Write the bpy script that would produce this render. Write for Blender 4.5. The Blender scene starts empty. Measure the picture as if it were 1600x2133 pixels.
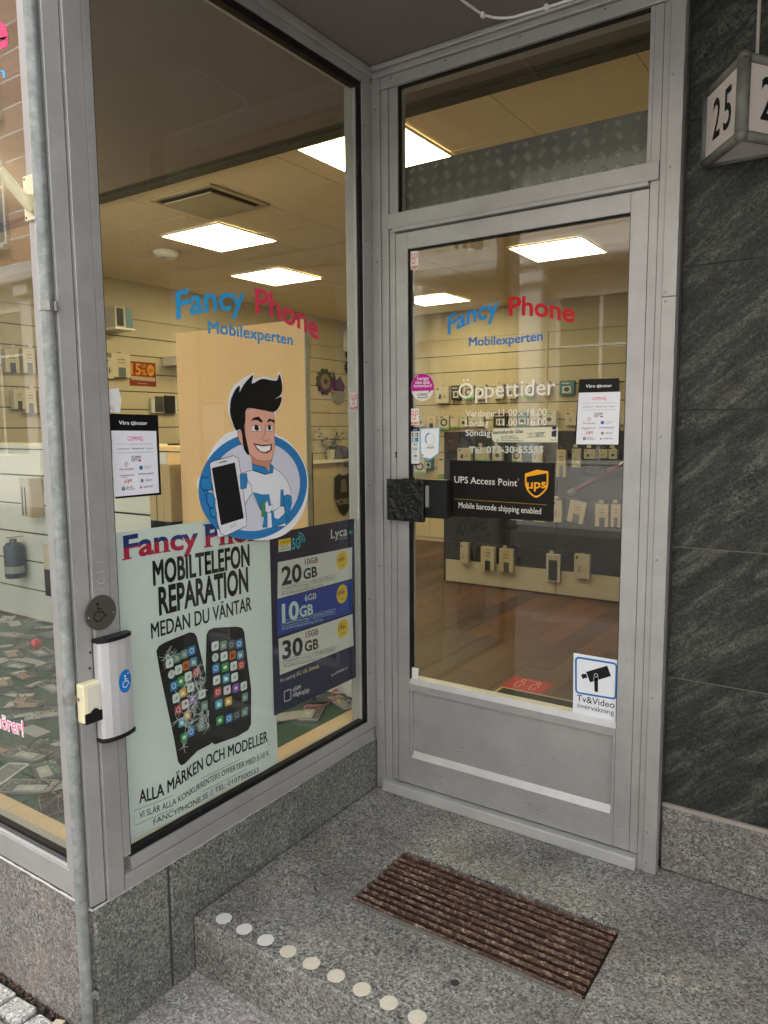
import bpy, bmesh, math, random
from mathutils import Vector, Matrix
random.seed(7)
R = math.radians
scene = bpy.context.scene
COL = scene.collection

# ---------------------------------------------------------------- camera, sky, sun, exposure
cam_d = bpy.data.cameras.new('camera')
cam = bpy.data.objects.new('camera', cam_d)
COL.objects.link(cam)
scene.camera = cam
cam_d.sensor_fit = 'VERTICAL'
cam_d.sensor_height = 36.0
cam_d.lens = 1548.75 / 2133 * 36.0
cam_d.clip_start = 0.05
cam_d.clip_end = 400
yaw, pitch, roll = 0.595529, -0.1134646, -0.007715
fw = Vector((-math.sin(yaw) * math.cos(pitch), math.cos(yaw) * math.cos(pitch), math.sin(pitch)))
r0 = Vector((math.cos(yaw), math.sin(yaw), 0))
u0 = r0.cross(fw)
rr = r0 * math.cos(roll) + u0 * math.sin(roll)
uu = -r0 * math.sin(roll) + u0 * math.cos(roll)
M = Matrix(((rr.x, uu.x, -fw.x), (rr.y, uu.y, -fw.y), (rr.z, uu.z, -fw.z))).to_4x4()
M.translation = Vector((1.56014, -2.23527, 1.37))
cam.matrix_world = M

world = bpy.data.worlds.new('World')
scene.world = world
world.use_nodes = True
nt = world.node_tree
bg = nt.nodes['Background']
sky = nt.nodes.new('ShaderNodeTexSky')
sky.sky_type = 'NISHITA'
sky.sun_disc = False
SUN_EL, SUN_AZ = R(58), R(335)          # azimuth clockwise from +Y
sky.sun_elevation = SUN_EL
sky.sun_rotation = SUN_AZ
sky.air_density = 1.0
sky.dust_density = 3.0
hs = nt.nodes.new('ShaderNodeHueSaturation')
hs.inputs['Saturation'].default_value = 0.12   # grey overcast sky
nt.links.new(sky.outputs[0], hs.inputs['Color'])
nt.links.new(hs.outputs[0], bg.inputs['Color'])
bg.inputs['Strength'].default_value = 0.15

sun_d = bpy.data.lights.new('sun', 'SUN')
sun_d.energy = 2.2
sun_d.angle = R(70)
sun_d.color = (1.0, 0.96, 0.9)
sun = bpy.data.objects.new('sun', sun_d)
COL.objects.link(sun)
sd = Vector((math.sin(SUN_AZ) * math.cos(SUN_EL), math.cos(SUN_AZ) * math.cos(SUN_EL), math.sin(SUN_EL)))
sun.rotation_euler = sd.to_track_quat('Z', 'Y').to_euler()

scene.view_settings.view_transform = 'Standard'
scene.view_settings.look = 'None'
scene.view_settings.gamma = 1.0
scene.view_settings.use_curve_mapping = False
scene.view_settings.exposure = 2.6
scene.render.engine = 'CYCLES'
scene.cycles.use_denoising = True
scene.cycles.max_bounces = 10
scene.cycles.diffuse_bounces = 5
scene.cycles.transparent_max_bounces = 16
scene.cycles.sample_clamp_indirect = 6.0

# measured plan data of the printed matter: (along the wall, height) in metres
T = {'s_fancy':([(-0.882,1.657),(-0.84,1.672),(-0.782,1.688),(-0.722,1.699),(-0.677,1.706),(-0.627,1.71)],0.068),
's_phone':([(-0.584,1.709),(-0.517,1.707),(-0.441,1.693),(-0.38,1.684),(-0.33,1.667),(-0.289,1.656)],0.07),
's_mob':([(-0.773,1.631),(-0.711,1.634),(-0.615,1.632),(-0.498,1.631),(-0.42,1.629)],0.033),
'p_fancy':([(-1.067,1.043),(-0.962,1.045),(-0.821,1.04)],0.057),
'p_phone':([(-0.796,1.038),(-0.635,1.034),(-0.521,1.029)],0.061),
'p_mobil':([(-0.98,0.96),(-0.625,0.958)],0.063),
'p_rep':([(-0.965,0.877),(-0.634,0.88)],0.071),
'p_medan':([(-0.994,0.818),(-0.623,0.819)],0.041),
'p_alla':([(-1.053,0.385),(-0.976,0.375),(-0.827,0.393),(-0.57,0.381)],0.035),
'p_vi':([(-1.054,0.342),(-0.956,0.333),(-0.83,0.341),(-0.564,0.334)],0.018),
'p_url':([(-1.011,0.304),(-0.861,0.302),(-0.616,0.298)],0.016),
'p_box':[(-1.07,0.371),(-0.955,0.362),(-0.828,0.367),(-0.556,0.366),(-0.559,0.325),(-0.83,0.327),(-0.957,0.324),(-1.07,0.33)],
'p_rect':[(-1.093,1.123),(-0.496,1.115),(-0.521,0.292),(-1.095,0.291)],
'ph1':[(-0.979,0.782),(-0.97,0.792),(-0.947,0.797),(-0.865,0.804),(-0.849,0.799),(-0.841,0.787),(-0.813,0.667),(-0.805,0.602),(-0.803,0.508),(-0.8,0.457),(-0.853,0.456),(-0.905,0.437),(-0.916,0.439),(-0.924,0.451),(-0.934,0.52),(-0.97,0.717)],
'ph2':[(-0.804,0.782),(-0.796,0.795),(-0.778,0.797),(-0.686,0.78),(-0.668,0.772),(-0.66,0.76),(-0.648,0.649),(-0.639,0.573),(-0.645,0.465),(-0.656,0.451),(-0.699,0.445),(-0.785,0.45),(-0.799,0.462),(-0.803,0.508),(-0.803,0.59),(-0.811,0.671)],
'ic1':[(-0.938,0.737,'w'),(-0.912,0.744,'g'),(-0.886,0.748,'g'),(-0.859,0.751,'b'),(-0.933,0.704,'c'),(-0.908,0.71,'w'),(-0.881,0.714,'o'),(-0.854,0.717,'u'),(-0.927,0.669,'b'),(-0.902,0.675,'e'),(-0.875,0.681,'w'),(-0.845,0.685,'r'),(-0.921,0.633,'w'),(-0.897,0.64,'y'),(-0.868,0.647,'w'),(-0.827,0.615,'w'),(-0.916,0.598,'r'),(-0.89,0.605,'h'),(-0.863,0.611,'p'),(-0.82,0.579,'g'),(-0.906,0.558,'t'),(-0.884,0.571,'y'),(-0.9,0.513,'e'),(-0.873,0.519,'b'),(-0.836,0.522,'g')],
'ic2':[(-0.775,0.744,'w'),(-0.744,0.738,'g'),(-0.713,0.732,'k'),(-0.682,0.728,'b'),(-0.776,0.71,'c'),(-0.743,0.705,'w'),(-0.71,0.7,'o'),(-0.679,0.693,'u'),(-0.775,0.677,'b'),(-0.74,0.671,'e'),(-0.707,0.666,'w'),(-0.676,0.661,'r'),(-0.773,0.641,'w'),(-0.738,0.636,'t'),(-0.705,0.631,'w'),(-0.77,0.604,'r'),(-0.735,0.6,'h'),(-0.701,0.596,'p'),(-0.669,0.593,'w'),(-0.767,0.566,'t'),(-0.731,0.564,'y'),(-0.666,0.557,'g'),(-0.765,0.516,'e'),(-0.73,0.511,'b'),(-0.7,0.512,'k'),(-0.669,0.511,'g')],
'crk':[[(-0.874,0.674),(-0.91,0.633),(-0.883,0.661),(-0.839,0.7)],[(-0.875,0.595),(-0.839,0.629),(-0.859,0.571)],[(-0.847,0.653),(-0.818,0.646)],[(-0.832,0.668),(-0.832,0.632)],[(-0.826,0.532),(-0.808,0.545),(-0.806,0.516),(-0.831,0.546)],[(-0.921,0.57),(-0.888,0.574),(-0.894,0.551)],[(-0.903,0.489),(-0.878,0.534),(-0.863,0.547)],[(-0.949,0.755),(-0.941,0.761),(-0.931,0.752)],[(-0.868,0.62),(-0.849,0.598),(-0.864,0.591)],[(-0.832,0.544),(-0.804,0.553)],[(-0.806,0.511),(-0.828,0.563)]],
'l_rect':[(-0.499,1.045),(-0.089,1.033),(-0.09,0.453),(-0.51,0.454)],
'l_w1':[(-0.5,0.947),(-0.104,0.941),(-0.108,0.826),(-0.506,0.83)],
'l_b':[(-0.506,0.828),(-0.109,0.822),(-0.109,0.701),(-0.511,0.709)],
'l_w2':[(-0.506,0.699),(-0.108,0.695),(-0.103,0.576),(-0.503,0.579)],
'l_y':[(-0.495,1.018),(-0.436,1.018),(-0.437,0.977),(-0.496,0.979)],
'l_n0':([(-0.485,0.871),(-0.386,0.868)],0.056),
'l_g0':([(-0.378,0.87),(-0.305,0.869)],0.034),
'l_s0':([(-0.369,0.918),(-0.301,0.916)],0.019),
'l_c0':[(-0.165,0.903),(-0.132,0.898),(-0.164,0.936)],
'l_p0':([(-0.19,0.898),(-0.156,0.898)],0.016),
'l_k0':([(-0.155,0.904),(-0.141,0.903)],0.008),
'l_fp0':([(-0.182,0.918),(-0.151,0.917)],0.006),
'l_dd0':([(-0.179,0.883),(-0.153,0.883)],0.006),
'l_pa0':[(-0.488,0.866),(-0.344,0.86),(-0.345,0.842),(-0.489,0.848)],
'l_pb0':[(-0.337,0.86),(-0.204,0.859),(-0.205,0.842),(-0.337,0.846)],
'l_ta0':([(-0.481,0.854),(-0.352,0.847)],0.009),
'l_tb0':([(-0.329,0.849),(-0.213,0.847)],0.009),
'l_tc0':([(-0.485,0.837),(-0.276,0.829)],0.009),
'l_n1':([(-0.487,0.749),(-0.404,0.746)],0.057),
'l_g1':([(-0.401,0.748),(-0.331,0.744)],0.034),
'l_s1':([(-0.373,0.796),(-0.313,0.793)],0.02),
'l_c1':[(-0.168,0.781),(-0.136,0.775),(-0.167,0.815)],
'l_p1':([(-0.193,0.777),(-0.159,0.776)],0.017),
'l_k1':([(-0.158,0.781),(-0.144,0.78)],0.009),
'l_fp1':([(-0.185,0.797),(-0.154,0.795)],0.006),
'l_dd1':([(-0.182,0.762),(-0.156,0.761)],0.006),
'l_pa1':[(-0.49,0.754),(-0.346,0.742),(-0.347,0.724),(-0.491,0.736)],
'l_pb1':[(-0.339,0.743),(-0.207,0.736),(-0.208,0.719),(-0.339,0.728)],
'l_ta1':([(-0.483,0.741),(-0.354,0.73)],0.009),
'l_tb1':([(-0.331,0.731),(-0.216,0.725)],0.009),
'l_tc1':([(-0.488,0.724),(-0.279,0.708)],0.009),
'l_n2':([(-0.49,0.628),(-0.388,0.619)],0.057),
'l_g2':([(-0.379,0.624),(-0.305,0.617)],0.034),
'l_s2':([(-0.372,0.67),(-0.307,0.666)],0.02),
'l_c2':[(-0.166,0.655),(-0.133,0.647),(-0.165,0.689)],
'l_p2':([(-0.191,0.651),(-0.157,0.649)],0.017),
'l_k2':([(-0.156,0.654),(-0.142,0.652)],0.009),
'l_fp2':([(-0.183,0.671),(-0.152,0.668)],0.006),
'l_dd2':([(-0.18,0.636),(-0.154,0.634)],0.006),
'l_pa2':[(-0.487,0.629),(-0.342,0.61),(-0.342,0.592),(-0.488,0.61)],
'l_pb2':[(-0.338,0.611),(-0.211,0.6),(-0.211,0.583),(-0.338,0.596)],
'l_ta2':([(-0.48,0.615),(-0.349,0.598)],0.009),
'l_tb2':([(-0.33,0.599),(-0.219,0.589)],0.009),
'l_tc2':([(-0.484,0.598),(-0.283,0.575)],0.009),
'l_fri':([(-0.501,0.552),(-0.423,0.553)],0.013),
'l_eu':([(-0.419,0.552),(-0.304,0.549)],0.013),
'l_es':([(-0.443,0.505),(-0.403,0.503)],0.014),
'l_til':([(-0.444,0.487),(-0.357,0.48)],0.014),
'l_sim':[(-0.486,0.518),(-0.452,0.517),(-0.453,0.482),(-0.484,0.483)],
'l_lyca':([(-0.227,0.988),(-0.134,0.989)],0.031),
'l_mobile':([(-0.189,0.975),(-0.134,0.976)],0.011),
'l_5g':([(-0.43,0.979),(-0.391,0.979)],0.034),
'l_url':([(-0.238,0.497),(-0.143,0.5)],0.01),
'l_leaf':[(-0.125,1.002),(-0.103,1.003),(-0.103,0.991),(-0.124,0.99)],
'l_wifi':[(-0.401,0.995),(-0.39,1.006),(-0.38,0.999),(-0.369,0.994)],
'l_3m':([(-0.488,1.005),(-0.443,1.005)],0.007),
'l_sp':([(-0.484,0.992),(-0.451,0.992)],0.006),
'l_sp2':([(-0.491,0.983),(-0.441,0.983)],0.006),
'd_fancy':([(0.299,1.68),(0.34,1.698),(0.383,1.711),(0.42,1.719),(0.456,1.724),(0.488,1.731)],0.059),
'd_phone':([(0.523,1.725),(0.571,1.722),(0.616,1.715),(0.665,1.705),(0.711,1.691),(0.743,1.686)],0.056),
'd_mob':([(0.379,1.637),(0.509,1.635),(0.64,1.638)],0.028),
'd_opp':([(0.341,1.465),(0.685,1.468)],0.051),
'd_d0':([(0.369,1.404),(0.482,1.403)],0.021),
'd_h0':([(0.491,1.404),(0.657,1.403)],0.022),
'd_d1':([(0.369,1.372),(0.454,1.371)],0.021),
'd_h1':([(0.492,1.372),(0.658,1.373)],0.023),
'd_d2':([(0.369,1.339),(0.462,1.339)],0.021),
'd_h2':([(0.492,1.34),(0.658,1.342)],0.023),
'd_tel':([(0.383,1.281),(0.648,1.285)],0.022),
'd_glas':[(0.476,1.363),(0.695,1.367),(0.696,1.319),(0.476,1.318),(0.468,1.329),(0.466,1.351)],
'd_g1':([(0.471,1.345),(0.579,1.349)],0.011),
'd_g2':([(0.5,1.334),(0.552,1.336)],0.006),
'd_g3':([(0.5,1.327),(0.563,1.329)],0.006),
'd_g4':([(0.501,1.321),(0.579,1.322)],0.006),
'd_g5':([(0.671,1.323),(0.693,1.323)],0.006),
'd_g6':([(0.476,1.321),(0.493,1.321)],0.007),
'd_gem':[(0.593,1.347),(0.656,1.35),(0.654,1.337),(0.592,1.334)],
'd_g7':([(0.621,1.343),(0.649,1.345)],0.006),
'd_g8':([(0.621,1.337),(0.649,1.339)],0.005),
'd_glad':[(0.672,1.363),(0.695,1.365),(0.694,1.335),(0.671,1.333)],
'd_comv':[(0.199,1.508),(0.246,1.506),(0.199,1.556)],
'd_c1':([(0.177,1.533),(0.224,1.533)],0.011),
'd_c2':([(0.17,1.52),(0.229,1.519)],0.012),
'd_c3':([(0.164,1.509),(0.236,1.507)],0.011),
'd_c4':([(0.178,1.477),(0.22,1.477)],0.01),
'd_comline':[(0.153,1.495),(0.244,1.496)],
'd_al1':[(0.145,1.974),(0.183,1.971),(0.183,1.91),(0.144,1.912)],
'd_al2':[(0.147,1.435),(0.185,1.435),(0.184,1.377),(0.147,1.376)],
's_al':[(-0.123,1.491),(-0.078,1.494),(-0.079,1.433),(-0.125,1.429)],
'd_card':[(0.152,1.369),(0.186,1.37),(0.186,1.235),(0.152,1.234)],
'd_swish':[(0.19,1.364),(0.267,1.367),(0.265,1.28),(0.232,1.258),(0.195,1.263),(0.203,1.27),(0.191,1.279)],
'd_swt':([(0.215,1.294),(0.246,1.295)],0.011),
'd_swo':[(0.229,1.328),(0.247,1.328),(0.229,1.348)],
'd_svc':[(0.761,1.512),(0.883,1.51),(0.893,1.31),(0.749,1.313)],
'd_svi':[(0.76,1.471),(0.888,1.47),(0.886,1.313),(0.755,1.313)],
's_svc':[(-1.102,1.408),(-0.956,1.406),(-0.956,1.199),(-1.096,1.2)],
's_svi':[(-1.099,1.367),(-0.964,1.365),(-0.963,1.205),(-1.099,1.205)],
'd_ups':[(0.309,1.256),(0.687,1.253),(0.687,1.067),(0.315,1.062)],
'd_u1':([(0.328,1.179),(0.561,1.175)],0.022),
'd_u2':([(0.345,1.093),(0.645,1.088)],0.019),
'd_ul':[(0.326,1.123),(0.665,1.119)],
'd_shield':[(0.588,1.217),(0.628,1.231),(0.667,1.227),(0.667,1.183),(0.656,1.161),(0.628,1.141),(0.601,1.157),(0.589,1.182)],
'd_u3':([(0.595,1.169),(0.661,1.174)],0.028),
'd_hand':[(0.077,1.185),(0.231,1.19),(0.231,1.039),(0.076,1.037)],
'd_arm':[(0.172,1.193),(0.309,1.197),(0.315,1.061),(0.172,1.055)],
'd_met':[(0.233,1.172),(0.25,1.173),(0.25,1.096),(0.233,1.095)],
'd_key':[(0.097,1.272)],
'd_cctv':[(0.762,0.648),(0.905,0.648),(0.908,0.447),(0.764,0.443)],
'd_cb':[(0.77,0.635),(0.9,0.636),(0.9,0.523),(0.773,0.519)],
'd_cam':[(0.804,0.593),(0.871,0.625),(0.884,0.594),(0.818,0.561)],
'd_lens':[(0.788,0.58),(0.796,0.586),(0.798,0.584),(0.804,0.588),(0.809,0.576),(0.803,0.571),(0.802,0.573),(0.794,0.567)],
'd_pole':[(0.83,0.587),(0.843,0.588),(0.844,0.534),(0.833,0.534)],
'd_tv':([(0.776,0.492),(0.897,0.492)],0.021),
'd_ov':([(0.777,0.471),(0.896,0.47)],0.016),
'd_scrap':[(0.149,0.492),(0.181,0.492),(0.177,0.449),(0.149,0.447)],
's_scrap':[(-1.102,1.467),(-1.072,1.47),(-1.065,1.443),(-1.071,1.41),(-1.102,1.412)],
'w_scrap':[(-0.136,1.428),(-0.11,1.427),(-0.106,1.368),(-0.133,1.367)],
'w_orer':([(-0.445,0.556),(-0.399,0.557),(-0.365,0.557),(-0.334,0.559),(-0.305,0.558)],0.04),
'w_e':([(-0.343,2.282),(-0.18,2.254)],0.079),
'w_n':([(-0.33,2.211),(-0.202,2.191)],0.025),
't_outline':[(-0.683,1.491),(-0.653,1.509),(-0.619,1.525),(-0.599,1.531),(-0.597,1.516),(-0.562,1.524),(-0.502,1.522),(-0.492,1.541),(-0.483,1.538),(-0.472,1.514),(-0.474,1.493),(-0.484,1.439),(-0.506,1.418),(-0.514,1.356),(-0.459,1.334),(-0.408,1.294),(-0.376,1.254),(-0.357,1.2),(-0.366,1.138),(-0.395,1.087),(-0.443,1.049),(-0.501,1.03),(-0.569,1.028),(-0.627,1.038),(-0.682,1.061),(-0.752,1.062),(-0.762,1.069),(-0.771,1.112),(-0.786,1.116),(-0.8,1.137),(-0.808,1.168),(-0.81,1.192),(-0.829,1.203),(-0.833,1.222),(-0.827,1.237),(-0.803,1.237),(-0.796,1.272),(-0.782,1.302),(-0.75,1.335),(-0.713,1.358),(-0.686,1.367),(-0.705,1.411),(-0.707,1.438),(-0.698,1.469)],
't_ring':[(-0.596,1.198)],
't_ringr':[(-0.36,1.182),(-0.59,1.358),(-0.602,1.034)],
't_hair':[(-0.696,1.454),(-0.678,1.481),(-0.659,1.493),(-0.661,1.474),(-0.642,1.498),(-0.603,1.527),(-0.609,1.501),(-0.568,1.517),(-0.527,1.515),(-0.499,1.516),(-0.488,1.535),(-0.477,1.509),(-0.48,1.476),(-0.511,1.459),(-0.48,1.466),(-0.49,1.438),(-0.518,1.419),(-0.566,1.425),(-0.612,1.43),(-0.637,1.424),(-0.641,1.396),(-0.645,1.363),(-0.628,1.293),(-0.65,1.31),(-0.659,1.365),(-0.681,1.365),(-0.7,1.408),(-0.7,1.434)],
't_face':[(-0.639,1.422),(-0.612,1.43),(-0.566,1.425),(-0.518,1.419),(-0.514,1.397),(-0.518,1.351),(-0.514,1.322),(-0.523,1.293),(-0.528,1.277),(-0.539,1.271),(-0.571,1.271),(-0.6,1.276),(-0.628,1.295),(-0.647,1.325),(-0.658,1.322),(-0.671,1.338),(-0.673,1.361),(-0.659,1.364),(-0.644,1.353)],
't_neck':[(-0.62,1.293),(-0.528,1.277),(-0.533,1.267),(-0.549,1.241),(-0.618,1.264)],
't_jaw':[(-0.628,1.295),(-0.6,1.276),(-0.571,1.271),(-0.539,1.271),(-0.572,1.262),(-0.615,1.274)],
't_brow1':[(-0.62,1.39),(-0.607,1.401),(-0.584,1.405),(-0.567,1.391),(-0.573,1.386),(-0.59,1.394),(-0.607,1.394)],
't_brow2':[(-0.551,1.386),(-0.54,1.399),(-0.516,1.395),(-0.515,1.384),(-0.531,1.392)],
't_eye1':[(-0.618,1.373),(-0.602,1.381),(-0.579,1.376),(-0.577,1.361),(-0.614,1.361)],
't_eye2':[(-0.553,1.374),(-0.541,1.381),(-0.525,1.376),(-0.525,1.361),(-0.55,1.361)],
't_pup1':[(-0.602,1.38),(-0.588,1.378),(-0.584,1.366),(-0.594,1.362),(-0.604,1.368)],
't_pup2':[(-0.545,1.38),(-0.533,1.378),(-0.531,1.367),(-0.538,1.363),(-0.545,1.366)],
't_nose':[(-0.556,1.38),(-0.56,1.352),(-0.575,1.336),(-0.559,1.331),(-0.542,1.335),(-0.548,1.342),(-0.552,1.36)],
't_mouth':[(-0.611,1.326),(-0.57,1.319),(-0.528,1.321),(-0.531,1.304),(-0.55,1.294),(-0.576,1.297),(-0.596,1.308)],
't_teeth':[(-0.603,1.32),(-0.57,1.315),(-0.535,1.317),(-0.539,1.304),(-0.559,1.298),(-0.579,1.301),(-0.593,1.311)],
't_body':[(-0.661,1.239),(-0.619,1.246),(-0.561,1.229),(-0.524,1.248),(-0.494,1.234),(-0.463,1.206),(-0.444,1.171),(-0.449,1.158),(-0.471,1.155),(-0.48,1.139),(-0.471,1.082),(-0.475,1.061),(-0.579,1.069),(-0.583,1.119),(-0.622,1.176),(-0.657,1.146),(-0.673,1.16),(-0.676,1.22)],
't_collar':[(-0.617,1.265),(-0.601,1.26),(-0.56,1.252),(-0.546,1.234),(-0.536,1.261),(-0.524,1.252),(-0.528,1.233),(-0.561,1.23),(-0.616,1.246)],
't_apron':[(-0.619,1.18),(-0.575,1.168),(-0.548,1.168),(-0.535,1.114),(-0.498,1.124),(-0.493,1.178),(-0.483,1.179),(-0.477,1.139),(-0.469,1.082),(-0.471,1.072),(-0.5,1.068),(-0.537,1.062),(-0.579,1.071),(-0.572,1.097),(-0.583,1.119),(-0.6,1.15)],
't_glove':[(-0.481,1.156),(-0.465,1.161),(-0.444,1.154),(-0.443,1.132),(-0.461,1.081),(-0.476,1.104),(-0.482,1.131)],
't_phone':[(-0.786,1.272),(-0.773,1.279),(-0.694,1.292),(-0.673,1.283),(-0.647,1.101),(-0.651,1.081),(-0.736,1.062),(-0.754,1.072),(-0.765,1.11)],
't_screen':[(-0.779,1.26),(-0.689,1.272),(-0.659,1.106),(-0.751,1.095)],
't_homeb':[(-0.717,1.087),(-0.692,1.094),(-0.691,1.088),(-0.714,1.083)],
't_spk':[(-0.751,1.274),(-0.722,1.279),(-0.721,1.276),(-0.751,1.272)],
't_f1':[(-0.824,1.231),(-0.818,1.235),(-0.785,1.234),(-0.779,1.198),(-0.812,1.2),(-0.821,1.21)],
't_f2':[(-0.8,1.19),(-0.782,1.191),(-0.77,1.172),(-0.771,1.149),(-0.789,1.147),(-0.802,1.167)],
't_f3':[(-0.793,1.145),(-0.771,1.149),(-0.766,1.129),(-0.773,1.12),(-0.788,1.124)],
't_f4':[(-0.67,1.235),(-0.642,1.238),(-0.64,1.217),(-0.646,1.194),(-0.669,1.193)],
't_arm':[(-0.675,1.235),(-0.661,1.239),(-0.621,1.2),(-0.622,1.176),(-0.654,1.142),(-0.664,1.163)],
't_wr1':[(-0.566,1.142),(-0.555,1.15),(-0.55,1.133),(-0.538,1.132),(-0.545,1.148),(-0.531,1.135),(-0.535,1.119),(-0.551,1.11),(-0.565,1.117)],
't_wr2':[(-0.557,1.112),(-0.54,1.111),(-0.537,1.064),(-0.558,1.064)],
't_scr':[(-0.582,1.148),(-0.569,1.153),(-0.567,1.118),(-0.569,1.097),(-0.581,1.102),(-0.585,1.128)],
't_box':[(-0.529,1.114),(-0.498,1.126),(-0.476,1.126),(-0.473,1.104),(-0.508,1.086),(-0.527,1.093)],
'k_low':[(-1.47,0.191,-1.395,0.372),(-1.272,0.155,-1.147,0.354),(-1.099,0.158,-0.975,0.353),(-0.691,0.117,-0.573,0.344),(-0.45,0.173,-0.327,0.366)],
'k_mid':[(-0.635,0.607,-0.563,0.784),(-0.519,0.622,-0.389,0.793),(-0.292,0.595,-0.19,0.77),(-0.17,0.599,-0.099,0.775)],
'k_up':[(-1.5,1.075,-1.373,1.189),(-1.333,1.085,-1.211,1.198),(-1.172,1.088,-1.083,1.199),(-0.993,1.071,-0.914,1.2),(-0.819,1.081,-0.732,1.202),(-0.612,0.967,-0.537,1.184),(-0.488,1.049,-0.418,1.192),(-0.392,1.115,-0.301,1.189),(-0.273,1.123,-0.211,1.19),(-0.199,1.118,-0.136,1.191)],
'k_b1':[(-3.121,1.662,-2.939,1.864),(-2.9,1.693,-2.776,1.867),(-2.73,1.698,-2.597,1.865),(-2.563,1.694,-2.434,1.864),(-2.335,1.693,-2.21,1.865),(-2.156,1.692,-2.044,1.863),(-1.95,1.696,-1.832,1.869),(-1.73,1.708,-1.644,1.871),(-1.525,1.711,-1.358,1.868)],
'k_b2':[(-3.373,1.376,-3.264,1.515),(-3.252,1.355,-3.121,1.5),(-3.073,1.337,-2.934,1.51),(-2.91,1.353,-2.797,1.502),(-2.785,1.362,-2.684,1.506),(-2.661,1.371,-2.463,1.506),(-2.332,1.359,-2.164,1.521),(-2.038,1.367,-1.897,1.526),(-1.874,1.375,-1.756,1.533),(-1.724,1.383,-1.56,1.538)],
'k_b3':[(-3.449,0.781,-3.264,0.963),(-3.289,0.837,-3.168,0.985),(-3.085,0.75,-2.921,0.993)],
'k_l':[(1.105,1.837,1.222,2.022),(1.255,1.842,1.364,2.038),(1.403,1.85,1.493,2.04),(1.158,1.542,1.25,1.701),(1.246,1.512,1.351,1.704),(1.373,1.513,1.472,1.697),(2.107,1.85,2.307,2.065),(2.055,1.834,2.117,2.024)],
'k_ll':[(2.329,1.781,2.638,2.011),(2.578,1.527,2.86,1.698)],
'lw_misc':[(2.066,2.465),(2.235,2.282),(2.711,2.067),(3.005,2.145),(2.806,1.362),(2.708,1.434)],
'b_misc':[(5.137,0.971),(5.875,0.825),(5.379,0.787),(5.818,0.21),(5.235,2.086),(5.375,1.815),(5.651,2.32),(5.858,2.135),(5.412,2.078),(5.762,1.658),(5.262,1.284),(5.358,1.16),(5.358,1.16),(5.769,0.959)],
'phones':[(-0.856,-0.89),(-0.854,-0.789),(-0.802,-0.822),(-0.676,-0.925),(-0.612,-1.026),(-0.773,-1.017),(-0.54,-0.963),(-0.455,-1.044),(-1.13,-0.645),(-1.306,-0.64),(-1.931,-0.18),(-1.668,-0.429),(-1.644,-0.287),(-1.363,-0.607),(-2.388,-0.107),(-2.289,-0.075),(-2.531,0.177),(-2.342,0.103),(-2.17,0.017),(-2.009,-0.284),(-1.927,-0.347),(-1.4,-0.447),(-2.717,0.077),(-1.818,-0.375),(-1.637,-0.538),(-1.823,-0.305),(-0.261,-0.066),(-0.236,0.099),(-0.309,0.094),(-0.32,-0.155)],
'ball':(-2.023,-0.155),
'wire':[(-0.334,-0.028),(-0.285,-0.017),(-0.264,0.024),(-0.275,0.066),(-0.297,0.073),(-0.299,0.061)],
'wire2':[(-0.257,0.095),(-0.288,0.104),(-0.313,0.132),(-0.317,0.166),(-0.294,0.144),(-0.298,0.127)]}
LED_POWER = 4.8

# ---------------------------------------------------------------- helpers
def wloc(o):
    v = Vector((0, 0, 0))
    while o:
        v += o.location
        o = o.parent
    return v

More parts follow.
